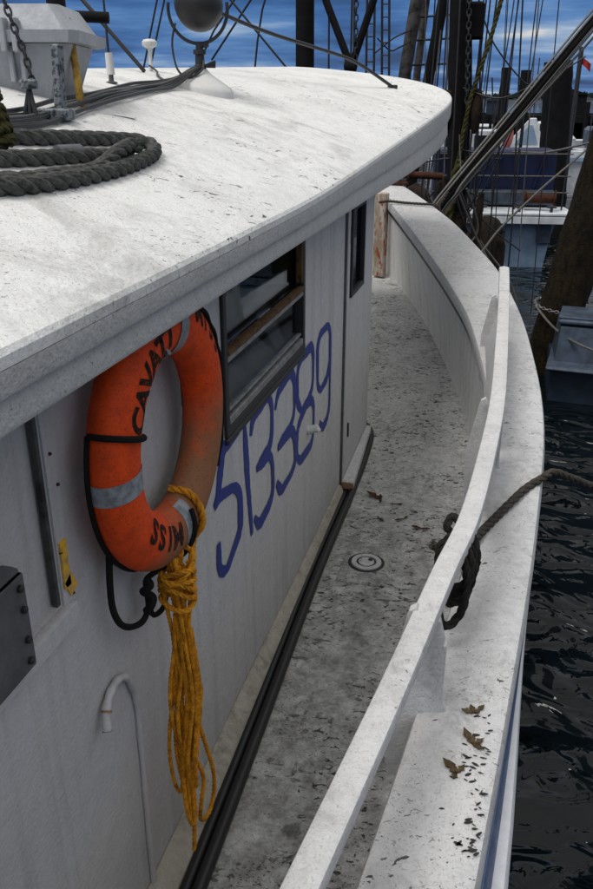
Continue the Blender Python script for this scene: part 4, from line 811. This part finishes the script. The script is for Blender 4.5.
lines(TA, 'stay', [[(-2.47, 12.95, 2.83), (-2.51, 12.95, 4.9)], [(-3.15, 14.4, 0.7), (-3.2, 14.4, 6.0)], [(-2.81, 14.5, 0.7), (-2.83, 14.5, 6.0)], [(-5.34, 14.11, 0.6), (-5.34, 14.11, 2.96), (-3.40, 13.75, 5.0)], [(-5.14, 14.16, 2.99), (-3.4, 13.7, 4.9)], [(-3.55, 13.6, 2.7), (-5.9, 13.3, 5.3)], [(-4.45, 13.83, 1.2), (-4.16, 13.9, 3.69), (-3.43, 13.7, 4.91)], [(-7.23, 14.66, 0.9), (-6.1, 14.95, 4.88), (-5.6, 15.1, 5.6)], [(-7.13, 14.68, 0.9), (-5.97, 14.98, 4.88), (-5.5, 15.1, 5.6)], [(-6.1, 14.95, 5.0), (-3.4, 13.6, 6.4)]], 0.018)
P = resample([Vector((-2.44, 12.9, 2.85)), Vector((-2.46, 12.9, 4.6))], 0.085)
for i, p in enumerate(P):
    u = Vector((1, 0, 0)) if i % 2 else Vector((0, 1, 0)); g = G(); g.tube([p + Vector((0, 0, 0.055 * math.cos(a))) + u * 0.03 * math.sin(a) for a in np.linspace(0, 2 * math.pi, 8, endpoint=False)], 0.011, 5, closed=True); link('chain_link', g, 'dark_steel', TA)
# second trawler: grey masts, ladder, net gantry
TB = thing('trawler', (-2.0, 16, W0), 'trawler with three weathered grey masts and a ladder beyond the roof tip', 'boat')
g = G(); hullform(g, -6.3, 17.2, R(98), 9.6, 3.4, W0, 0.5); link('hull', g, 'dark_steel', TB)
for p, r in (([(-2.22, 15.97, 0.2), (-2.1, 15.98, 2.83), (-1.96, 16.02, 3.98), (-1.86, 16.05, 6.2)], 0.115), ([(-2.0, 16.54, 0.2), (-1.95, 16.54, 2.79), (-1.86, 16.56, 4.03), (-1.82, 16.57, 6.0)], 0.07), ([(-1.90, 15.5, 0.2), (-1.61, 15.5, 2.79), (-1.45, 15.5, 3.92), (-1.31, 15.5, 5.9)], 0.095)):
    g = G(); g.tube(p, r, 12); link('mast', g, 'grey_mast' if r != 0.095 else 'black_timber', TB)
for a, b, y in ((-2.35, -2.45, 14.88), (-2.23, -2.34, 14.9), (-2.61, -2.66, 14.82), (-2.48, -2.55, 14.84)):
    g = G(); g.tube([(a + 0.09, y, 0.3), (a, y, 2.76), (b, y, 5.4)], 0.022, 6); link('ladder_rail', g, 'dark_steel', TB)
for i in range(16):
    z = 2.3 + 0.19 * i; sh = -0.1 * (z - 2.76) / 2.2
    g = G(); g.tube([(-2.345 + sh * 0.5, 14.88, z), (-2.23 + sh * 0.5, 14.9, z)], 0.012, 5); g.tube([(-2.60 + sh * 0.3, 14.82, z + 0.09), (-2.48 + sh * 0.3, 14.84, z + 0.09)], 0.012, 5); link('rung', g, 'dark_steel', TB)
for z in (2.95, 3.35, 3.72): 
    g = G(); g.tube([(-2.02, 16.2, z), (-1.25, 15.9, z + 0.01)], 0.018, 6); link('spreader', g, 'dark_steel', TB)
lines(TB, 'stay', [[(-1.6, 16.1, 0.5), (-1.46, 16.15, 1.85), (-1.08, 16.25, 5.0)], [(-1.55, 15.61, 0.5), (-1.39, 15.65, 5.2)], [(-1.41, 15.64, 0.5), (-1.23, 15.69, 5.2)], [(-2.58, 15.34, 3.10), (-2.25, 15.43, 3.35), (-2.02, 15.9, 3.5)], [(-2.53, 15.36, 3.35), (-2.31, 15.41, 3.16), (-2.16, 15.45, 3.2), (-2.02, 15.9, 3.32)], [(-1.2, 15.7, 0.5), (-1.12, 15.75, 5.0)], [(-1.70, 16.3, 0.5), (-1.66, 16.3, 5.2)]], 0.014)
# net gantry
NG = thing('net_gantry', (-0.85, 12.2, W0), 'tall black net gantry hung with dark net, chain and blocks beside the roof tip', 'gantry')
g = G(); g.tube([(-0.72, 12.2, W0 - 0.3), (-0.75, 12.2, 0.84), (-0.90, 12.17, 2.8), (-1.04, 12.13, 5.5)], [0.15, 0.15, 0.12, 0.10], 12); link('post', g, 'black_timber', NG)
g = G(); g.tube([(-0.70, 12.6, W0 - 0.3), (-0.72, 12.6, 2.24), (-0.95, 12.6, 5.0)], 0.045, 8); link('post', g, 'black_timber', NG)
g = G(); g.box((-0.78, 12.35, 3.35), (0.36, 0.2, 0.45), None, 0.03); link('block_housing', g, 'black_timber', NG)
for (x, z, sx, sz) in ((-0.98, 2.25, 0.17, 0.5), (-0.60, 2.22, 0.18, 0.55), (-0.66, 1.4, 0.14, 0.5), (-0.98, 1.1, 0.16, 0.55), (-0.75, 0.6, 0.3, 0.6)):
    g = G(); rows = []
    for t in np.linspace(0, 1, 12):
        q = math.sin(math.pi * min(1, t * 0.85 + 0.12)) ** 0.6; rows.append([(x + sx * q * (0.5 + rng.uniform(-0.09, 0.09)) * math.cos(a), 12.1 + sx * q * 0.5 * math.sin(a), z + sz * (0.5 - t)) for a in np.linspace(0, 2 * math.pi, 12, endpoint=False)])
    g.loft(rows, close_v=True, cap=True); link('net_bundle', g, 'net', NG)
P = resample([Vector((-0.72, 12.05, 2.3)), Vector((-0.84, 12.05, 4.4))], 0.075)
for i, p in enumerate(P):
    u = Vector((1, 0, 0)) if i % 2 else Vector((0, 1, 0)); g = G(); g.tube([p + Vector((0, 0, 0.05 * math.cos(a))) + u * 0.028 * math.sin(a) for a in np.linspace(0, 2 * math.pi, 8, endpoint=False)], 0.011, 5, closed=True); link('chain_link', g, 'dark_steel', NG)
lines(NG, 'stay', [[(-1.12, 12.42, -0.3), (-1.08, 12.42, 1.84), (-1.13, 12.41, 5.0)], [(-0.70, 12.8, 0.3), (-0.66, 12.9, 2.12), (-0.58, 12.9, 5)], [(-0.62, 12.8, 0.3), (-0.6, 12.9, 2.02), (-0.53, 12.9, 5)], [(-0.85, 12.0, -0.5), (-0.86, 12.0, 1.5), (-0.93, 12.0, 4.5)]], 0.012)
g = G(); rope(g, catmull([(-0.83, 11.98, W0 - 0.1), (-0.81, 11.98, 0.63), (-0.80, 11.98, 1.21), (-0.70, 12.01, 2.25), (-0.55, 12.04, 2.86), (-0.41, 12.08, 3.45), (-0.22, 12.12, 4.6), (-0.1, 12.2, 5.5)], 8), 0.030, n=12)
tag(link('weedy_rope', g, 'weedy_rope'), 'yellow green weed-covered rope slanting up beside the black gantry', 'rope')
g = G(); rope(g, catmull([(-0.80, 11.9, 0.35), (-0.85, 11.9, 0.7), (-0.83, 11.92, 1.25), (-0.74, 11.95, 1.6)], 8), 0.06, n=12); tag(link('weedy_rope', g, 'weedy_rope'), 'fat weed-clotted rope end at the foot of the slanting weedy rope', 'rope')
# outrigger boom with ropes
OB = thing('outrigger_boom', (-0.9, 10.9, 0.9), 'long dark outrigger boom slanting up to the right over the blue boat', 'boom')
bd = [(-1.02, 10.75, 0.92), (-0.86, 10.9, 1.16), (0.64, 12.04, 3.13), (1.31, 12.73, 3.98), (2.6, 13.7, 5.6)]
g = G(); g.tube(bd, [0.04, 0.045, 0.06, 0.06, 0.06], 12); link('spar', g, 'black_timber', OB)
for dx, dz, r, mt in ((-0.055, 0.075, 0.016, 'rig_light'), (0.05, -0.075, 0.014, 'rig_light'), (-0.03, 0.045, 0.014, 'rig_light'), (0.06, -0.02, 0.012, 'rig')):
    g = G(); g.tube([(p[0] + dx, p[1] - 0.07, p[2] + dz) for p in bd], r, 6); link('wire', g, mt, OB)
g = G(); g.tube(catmull([(-0.72, 10.95, 1.15), (-0.56, 11.01, 1.5), (0.63, 11.94, 2.9), (1.16, 12.49, 3.56), (2.4, 13.5, 5.2)], 6), 0.016, 6); link('topping_line', g, 'rig_light', OB)
g = G(); rope(g, catmull([(-1.30, 10.2, 0.55), (-1.21, 10.33, 0.72), (-0.95, 10.62, 1.05), (-0.80, 10.8, 1.3)], 6), 0.02, n=9); link('foot_rope', g, 'brown_rope', OB)
for p in ([(-0.76, 11.6, 1.30), (-0.45, 11.86, 0.62), (-0.20, 11.92, 0.15), (0.0, 12.0, W0)], [(-0.72, 11.8, 1.25), (-0.56, 12.04, 0.86), (-0.39, 12.09, 0.51), (0.1, 12.17, -0.1), (0.3, 12.2, W0)], [(-0.62, 11.8, 1.25), (-0.43, 11.97, 0.74), (-0.52, 11.95, 0.5), (-0.73, 11.9, 0.58), (-0.85, 11.9, 0.8)], [(-0.9, 10.9, 0.05), (-0.4, 11.26, 0.40), (-0.12, 11.85, 0.72), (0.38, 12.49, 1.19), (0.84, 13.13, 1.56), (1.6, 14, 2.2)], [(-0.8, 11.7, 1.3), (-0.6, 12.14, 0.67), (-0.32, 12.21, 0.35), (-0.1, 12.3, W0)]):
    g = G(); g.tube(catmull(p, 6), 0.017, 6); link('hanging_rope', g, 'rig_light', OB)
# blue boat, stern on
BB = thing('blue_boat', (-0.3, 17.6, W0), 'small boat with navy blue bulwark, white gunwale and wire rails behind the boom', 'boat')
yw = R(8); mB = Matrix.Rotation(yw, 3, 'Z')
def bb(p): return tuple(mB @ Vector(p) + Vector((-0.35, 17.5, 0)))
g = G(); rows = []
for yy, wd in ((-0.9, 1.15), (0.5, 1.25), (2.5, 1.15), (4.0, 0.7), (4.9, 0.05)):
    rows.append([bb((x, yy, z)) for x, z in ((-wd, 0.36), (-wd * 0.9, -0.1), (-wd * 0.8, W0 - 0.2), (wd * 0.8, W0 - 0.2), (wd * 0.9, -0.1), (wd, 0.36))])
g.loft(rows, close_v=True, cap=True); link('hull', g, 'pale_blue', BB)
g = G(); g.box(bb((0, -0.75, 0.36)), (2.75, 1.0, 0.07), mB, 0.02); g.box(bb((0, -1.22, 0.25)), (2.6, 0.05, 0.14), mB, 0.01); link('gunwale', g, 'white_far', BB)
g = G(); g.box(bb((-0.08, 0.2, 0.93)), (2.35, 1.1, 1.06), mB, 0.04); link('bulwark', g, 'navy', BB)
g = G(); g.box(bb((0.25, -0.40, 0.58)), (1.7, 0.06, 0.30), mB, 0.02); link('lower_panel', g, 'skiff', BB)
for i in range(5):
    g = G(); g.box(bb((-0.95 + i * 0.43, -0.385, 1.08)), (0.035, 0.06, 0.66), mB @ Matrix.Rotation(R((-18, 6, 22, -8, 14)[i]), 3, 'Y'), 0.006); link('rib', g, 'navy', BB)
for i, x in enumerate((-1.25, -0.5, 0.3, 1.2)):
    g = G(); g.tube([bb((x, -0.8, 0.4)), bb((x, -0.8, 1.50))], 0.016, 6); link('rail_post', g, 'dark_steel', BB)
for z in (0.72, 1.02, 1.42):
    g = G(); g.tube([bb((-1.35, -0.8, z)), bb((1.3, -0.8, z))], 0.013, 6); link('rail_wire', g, 'rig_light', BB)
g = G(); g.tube([bb((0.2, -0.5, 1.44)), bb((0.75, -0.5, 1.42)), bb((1.1, -0.5, 1.48)), bb((1.7, -0.4, 1.62)), bb((2.4, 0, 1.7))], 0.022, 6); link('bent_rail', g, 'rig_light', BB)
for sx in (-0.8, 0.9): 
    g = G(); g.box(bb((sx, -0.95, 0.02)), (0.25, 0.12, 0.5), mB, 0.02); link('fender_board', g, 'skiff', BB)
# white motor boat
WB = thing('motor_boat', (1.6, 31, W0), 'white motor boat with slanted windscreen far behind the black piling', 'boat')
g = G(); rows = []
for xx, hw, zt in ((-1.9, 0.05, 0.95), (-1.4, 0.6, 0.85), (-0.4, 1.0, 0.78), (1.5, 1.1, 0.74), (4.5, 1.1, 0.72)):
    rows.append([(1.0 + xx, 31 + yy, zz) for yy, zz in ((-hw, zt), (-hw * 0.95, 0.2), (-hw * 0.7, W0 - 0.2), (hw * 0.7, W0 - 0.2), (hw * 0.95, 0.2), (hw, zt))])
g.loft(rows, close_v=True, cap=True); link('hull', g, 'white_far', WB)
g = G(); g.box((2.9, 29.88, 0.5), (4.6, 0.05, 0.12)); link('hull_stripe', g, 'pale_blue', WB)
g = G(); g.prism([(-0.45, 30.3, 0.8), (0.35, 30.3, 1.75), (0.55, 30.3, 1.75), (0.9, 30.3, 0.8)], (0, 1.4, 0)); link('windscreen', g, 'white_far', WB, sm=False)
g = G(); g.prism([(-0.1, 30.29, 0.95), (0.33, 30.29, 1.55), (0.45, 30.29, 1.55), (0.66, 30.29, 0.95)], (0, -0.02, 0)); link('side_window', g, 'pale_blue', WB, sm=False)
g = G(); g.box((1.4, 31, 1.0), (1.0, 1.2, 0.5), None, 0.12); link('engine_cover', g, 'white_far', WB)
g = G(); g.box((3.4, 31, 1.15), (2.4, 1.5, 0.7), None, 0.1); link('canopy', g, 'skiff', WB)
for xx in (2.3, 3.2, 4.4):
    g = G(); g.tube([(xx, 30.2, 0.8), (xx, 30.2, 1.9)], 0.02, 6); link('canopy_post', g, 'dark_steel', WB)
g = G(); rows = [(0.02, -0.48), (0.12, -0.40), (0.20, -0.2), (0.24, 0.0), (0.22, 0.18), (0.12, 0.28), (0.05, 0.32), (0.05, 0.40)]
g.lathe(rows, (-0.38, 27.8, 1.28), 16); BU = tag(link('buoy', g, 'pink'), 'faded pink teardrop buoy hung in front of the white motor boat', 'buoy')
g = G(); g.tube([(-0.9, 28.2, 1.72), (-0.38, 27.8, 1.68), (0.1, 28.2, 1.75)], 0.012, 6); g.tube([(-0.9, 28.2, W0 - 0.2), (-0.9, 28.2, 1.75)], 0.05, 8); g.tube([(0.1, 28.2, W0 - 0.2), (0.1, 28.2, 1.8)], 0.05, 8); tag(link('buoy_rack', g, 'black_timber'), 'dark line and two thin posts the pink buoy hangs from', 'rack')
# pilings
def piling(name, a, b, r0, r1, mat, lab, n=18, cap=True):
    a, b = Vector(a), Vector(b); g = G(); m = 26; P = [a.lerp(b, t) for t in np.linspace(0, 1, m)]; ph = rng.random() * 6
    rg = [r0 + (r1 - r0) * t for t in np.linspace(0, 1, m)]
    g.tube(P, rg, n, prof=lambda an, i: 1 + 0.05 * math.sin(3 * an + i * 0.35 + ph) + 0.03 * rng.standard_normal())
    return tag(link(name, g, mat, base=tuple(a)), lab, 'piling', 'harbour pilings')
PB = piling('piling', (1.04, 20.93, W0 - 0.5), (0.70, 20.8, 3.16), 0.34, 0.31, 'black_timber', 'thick flat-topped black piling standing in front of the white motor boat')
piling('piling', (-0.76, 41.1, W0 - 0.5), (-0.84, 41.1, 3.66), 0.22, 0.20, 'black_timber', 'thin distant dark post left of the boom against the treeline')
piling('piling', (0.12, 41.3, W0 - 0.5), (0.05, 41.3, 3.55), 0.26, 0.24, 'black_timber', 'distant dark post just left of the thick black piling')
MP = piling('piling', (0.52, 9.98, W0 - 0.6), (1.22, 10.1, 3.3), 0.27, 0.25, 'moss', 'leaning mossy brown piling at the right with a chain collar', 22)
CC = thing('chain_collar', (0.72, 10.0, 0.1), 'pale chain collar looped round the leaning mossy piling', 'chain')
nl = 46
for i in range(nl):
    a = 2 * math.pi * i / nl; c = Vector((0.70 + 0.305 * math.cos(a), 9.98 + 0.305 * math.sin(a), 0.14 - 0.02 * math.cos(a) + 0.05 * math.sin(a * 0.5 + 2))); t = Vector((-math.sin(a), math.cos(a), 0)); u = Vector((0, 0, 1)) if i % 2 else t.cross(Vector((0, 0, 1)))
    g = G(); g.tube([c + t * 0.026 * math.cos(q) + u * 0.016 * math.sin(q) for q in np.linspace(0, 2 * math.pi, 8, endpoint=False)], 0.006, 5, closed=True); link('chain_link', g, 'alu', CC)
# slate skiff at right
SK = thing('skiff', (1.6, 9.4, W0), 'slate blue skiff with stepped rubbing strake beside the leaning piling', 'boat')
g = G(); g.prism([(0.60, 8.84, W0 - 0.1), (0.60, 8.84, -0.30), (0.60, 11.5, -0.30), (0.60, 11.5, W0 - 0.1)], (3.4, -0.35, 0)); link('hull', g, 'skiff_dark', SK, sm=False)
g = G(); g.box((2.3, 8.95, -0.29), (3.46, 0.9, 0.05), Matrix.Rotation(R(-6), 3, 'Z'), 0.02); link('rubbing_strake', g, 'skiff', SK)
g = G(); g.prism([(0.63, 8.93, -0.265), (0.66, 9.0, 0.10), (0.66, 9.6, 0.12), (0.63, 9.6, -0.265)], (3.2, -0.33, 0)); link('topside', g, 'skiff', SK, sm=False)
g = G(); g.box((2.3, 9.16, 0.15), (3.3, 0.62, 0.06), Matrix.Rotation(R(-6), 3, 'Z'), 0.02); link('gunwale', g, 'skiff', SK)
g = G(); g.box((2.3, 9.15, 0.192), (3.3, 0.55, 0.02), Matrix.Rotation(R(-6), 3, 'Z'), 0.005); link('gunwale_cap', g, 'skiff', SK)
g = G(); g.tube(catmull([(0.40, 9.85, 0.12), (0.62, 9.3, 0.0), (0.9, 8.7, -0.02), (1.5, 7.9, 0.0)], 6), 0.014, 6); g.tube([(1.5, 7.9, W0 - 0.2), (1.5, 7.9, 0.3)], 0.05, 8); tag(link('tie_line', g, 'rig_light'), 'thin line slanting from the mossy piling across the slate skiff', 'rope')
# dolphin piling just out of view that the mooring line runs to
piling('piling', (2.65, 6.2, W0 - 0.5), (2.7, 6.25, 2.2), 0.2, 0.18, 'moss', 'mooring piling out to the right that takes the rope from the cap rail')
# loose ropes and wires high up beyond the bow
RG = thing('rigging_wires', (-0.2, 14, W0), 'thin rigging wires and drooping line crossing the sky right of the gantry', 'rigging')
lines(RG, 'wire', [[(0.05, 13.44, W0), (0.04, 13.44, 0.63), (-0.09, 13.41, 2.91), (-0.2, 13.38, 5.0)], [(-0.8, 14.2, 3.8), (-0.7, 14.28, 3.53), (-0.5, 14.33, 3.16), (-0.1, 14.43, 2.72), (0.1, 14.49, 2.59), (0.37, 14.56, 2.66), (0.9, 14.7, 3.0)], [(-0.55, 18.46, 1.5), (-0.36, 18.5, 3.91), (-0.3, 18.49, 6)], [(0.07, 18.61, 1.5), (0.08, 18.61, 3.91), (0.14, 18.6, 6)], [(-0.28, 18.0, 1.5), (-0.25, 18.0, 6)], [(-0.75, 18.0, 1.0), (-0.62, 18.0, 6)]], 0.013)
g = G(); g.tube([(1.35, 24, W0), (1.35, 24, 3.6)], 0.06, 8); FP = tag(link('flag_pole', g, 'dark_steel'), 'thin dark pole carrying a small red flag behind the black piling', 'pole')
g = G(); rows = [[(1.35 + t * 0.28, 24 + 0.05 * math.sin(t * 7), 3.4 - 0.2 * t), (1.35 + t * 0.28, 24 + 0.05 * math.sin(t * 7 + 0.5), 3.25 - 0.24 * t)] for t in np.linspace(0, 1, 8)]; g.loft(rows); tag(link('flag', g, 'red'), 'small faded red flag drooping beside the black piling', 'flag')

# low dark wharf along the far side of the basin
WH = thing('wharf', (0, 62, W0), 'long low dark timber wharf on piles across the harbour basin', 'wharf')
g = G(); g.box((2, 63.5, 1.05), (36, 3.0, 0.5), None, 0.02); link('wharf_deck', g, 'black_timber', WH)
g = G(); g.box((2, 64.9, 0.2), (36, 0.15, 2.4)); link('back_boards', g, 'black_timber', WH)
for i in range(22):
    x = -15 + i * 1.6 + rng.uniform(-0.2, 0.2); g = G(); g.tube([(x, 61.9, W0 - 0.5), (x, 61.95, 1.3 + rng.uniform(0, 1.2) * (i % 3 == 0))], 0.17, 8); link('pile', g, 'black_timber', WH)
for i, (x, w_, h_, mt) in enumerate(((-3.6, 1.6, 1.5, 'black_timber'), (-1.9, 1.0, 0.9, 'skiff_dark'), (3.2, 2.2, 1.3, 'black_timber'), (6.2, 1.4, 1.9, 'skiff_dark'))):
    g = G(); g.box((x, 63.6, 1.3 + h_ / 2), (w_, 1.4, h_), None, 0.03); g.prism([(x - w_ * 0.58, 62.8, 1.3 + h_), (x + w_ * 0.58, 62.8, 1.3 + h_), (x, 62.8, 1.3 + h_ * 1.3)], (0, 1.6, 0))
    tag(link('shed', g, mt, sm=False), ('dark shed at the left end of the far wharf', 'small slate shed left of the distant posts on the far wharf', 'wide dark shed behind the white motor boat on the far wharf', 'tall slate shed at the right on the far wharf')[i], 'shed')
for i, (x, y, yaw, ln, lab) in enumerate(((-2.2, 44, 80, 4.5, 'small white workboat moored left of the distant dark post'), (1.3, 50, 95, 5, 'low white workboat moored before the far wharf'))):
    MBt = thing('workboat', (x, y, W0), lab, 'boat'); g = G(); hullform(g, x, y, R(yaw), ln, 1.7, W0, 0.25); link('hull', g, 'white_far', MBt)
    g = G(); g.box((x + 0.3, y, 0.75), (1.3, 1.1, 0.9), None, 0.08); link('wheelhouse', g, 'white_far', MBt)
    g = G(); g.box((x + 0.3, y - 0.56, 0.9), (1.0, 0.03, 0.35)); link('window', g, 'dark_glass', MBt)
    g = G(); g.tube([(x - 0.6, y, 0.2), (x - 0.6, y, 3.4 + i)], 0.03, 6); link('mast', g, 'dark_steel', MBt)
# gear heaped by the gantry, left of the boom
for (x, y, sx, sz, zz, lab) in ((-1.45, 13.0, 0.5, 0.9, 0.75, 'tall heap of dark netting left of the gantry below the roof tip'), (-1.05, 13.3, 0.45, 0.6, 0.45, 'low heap of dark netting at the gantry foot'), (-0.35, 14.0, 0.5, 0.55, 0.35, 'heap of dark netting between gantry and blue boat')):
    g = G(); rows = []
    for t in np.linspace(0, 1, 12):
        q = (1 - t ** 2.5) ** 0.5 + 0.02; rows.append([(x + sx * q * (0.6 + rng.uniform(-0.08, 0.08)) * math.cos(a), y + sx * q * 0.6 * math.sin(a), zz - sz / 2 + sz * t - (0 if t > 0 else 1.3)) for a in np.linspace(0, 2 * math.pi, 14, endpoint=False)])
    g.loft(rows, close_v=True, cap=True); tag(link('net_heap', g, 'net'), lab, 'net')

lines(NG, 'stay', [[(-1.35, 12.6, 0.2), (-1.30, 12.6, 1.9), (-1.2, 12.6, 4.6)], [(-1.5, 13.2, 0.6), (-1.0, 12.5, 1.2), (-0.3, 12.9, 0.95)], [(-1.25, 12.3, 1.55), (-0.9, 12.1, 1.62), (-0.2, 12.5, 1.6)], [(-0.95, 12.1, 1.9), (-0.5, 12.3, 0.9), (0.2, 12.6, 0.3)], [(-0.55, 12.4, W0), (-0.5, 12.4, 2.2), (-0.42, 12.4, 4.6)], [(-0.3, 12.8, W0), (-0.25, 12.8, 2.0), (-0.12, 12.8, 4.8)], [(-1.2, 12.2, 1.2), (-1.05, 12.1, 0.7), (-0.9, 12.1, 1.3)]], 0.011)
for (x, z) in ((-1.05, 0.75), (-0.45, 0.62)):
    g = G(); g.tube([(x - 0.02, 12.05, z - 0.5), (x, 12.05, z), (x + 0.03, 12.05, z + 0.55)], [0.05, 0.07, 0.04], 8); link('net_bundle', g, 'net', NG)

tg = np.random.default_rng(3)
for i in range(16):
    x = tg.uniform(-1.5, 0.5); y = tg.uniform(12.2, 14.8); lean = tg.uniform(-0.5, 0.5); bx = x + lean * 0.4
    g = G(); g.tube(catmull([(bx, y, W0 - 0.1), (x, y + 0.05, 1.4), (x - lean * 0.5, y + 0.1, tg.uniform(2.6, 5.2))], 4), tg.uniform(0.006, 0.014), 5); link('wire', g, 'rig' if i % 4 else 'rig_light', RG)
for i in range(7):      # slack lines from the gantry post to the outrigger boom
    A_ = Vector((-0.80, 12.1, tg.uniform(0.5, 2.6))); q = tg.uniform(0.15, 1.0); B_ = Vector(bd[1]).lerp(Vector(bd[2]), q); sag = tg.uniform(0.1, 0.5)
    g = G(); g.tube(catmull([A_, (A_ + B_) / 2 - Vector((0, 0, sag)), B_], 6), tg.uniform(0.007, 0.012), 5); link('slack_line', g, 'rig', RG)
g = G(); g.lathe([(0.16, -0.30), (0.16, -0.27), (0.09, -0.26), (0.09, 0.26), (0.16, 0.27), (0.16, 0.30)], bb((0.75, -0.9, 0.62)), 16, 'X'); link('winch_drum', g, 'rust', BB)
for sx in (-0.95, -0.35, 0.35, 0.95):
    g = G(); g.tube([bb((sx, -1.15, 0.39)), bb((sx, -1.15, 0.50))], 0.03, 8); g.tube([bb((sx - 0.09, -1.15, 0.49)), bb((sx + 0.09, -1.15, 0.49))], 0.022, 8); link('cleat', g, 'dark_steel', BB)
g = G(); g.prism([bb((-1.1, 1.2, 0.5)), bb((-1.1, 1.2, 1.75)), bb((0.2, 1.2, 1.75)), bb((0.3, 1.2, 0.5))], tuple(mB @ Vector((0, 1.3, 0)))); WHB = link('wheelhouse', g, 'white_far', BB, sm=False)
for i in range(2):
    g = G(); g.box(bb((-0.78 + i * 0.6, 1.19, 1.55)), (0.42, 0.03, 0.24), mB); link('window', g, 'dark_glass', WHB)
for i, (x, y, z) in enumerate(((-0.9, -0.6, 0.46), (-0.55, -0.55, 0.46))):
    g = G(); c = bb((x, y, z + 0.12)); g.box(c, (0.30, 0.26, 0.24), mB, 0.02, 1.08); tag(link('fish_crate', g, ('pale_blue', 'grey_steel')[i]), ('pale blue fish crate on the stern of the navy boat', 'grey fish crate beside the pale blue one on the navy boat stern')[i], 'crate')
g = G(); P = [bb((-1.30, -1.28, 0.30)), bb((-1.30, -1.30, 0.0)), bb((-1.28, -1.30, -0.3))]; g.tube(P, [0.05, 0.11, 0.06], 10); tag(link('fender', g, 'white_far'), 'white sausage fender hung at the port corner of the navy boat stern', 'fender')
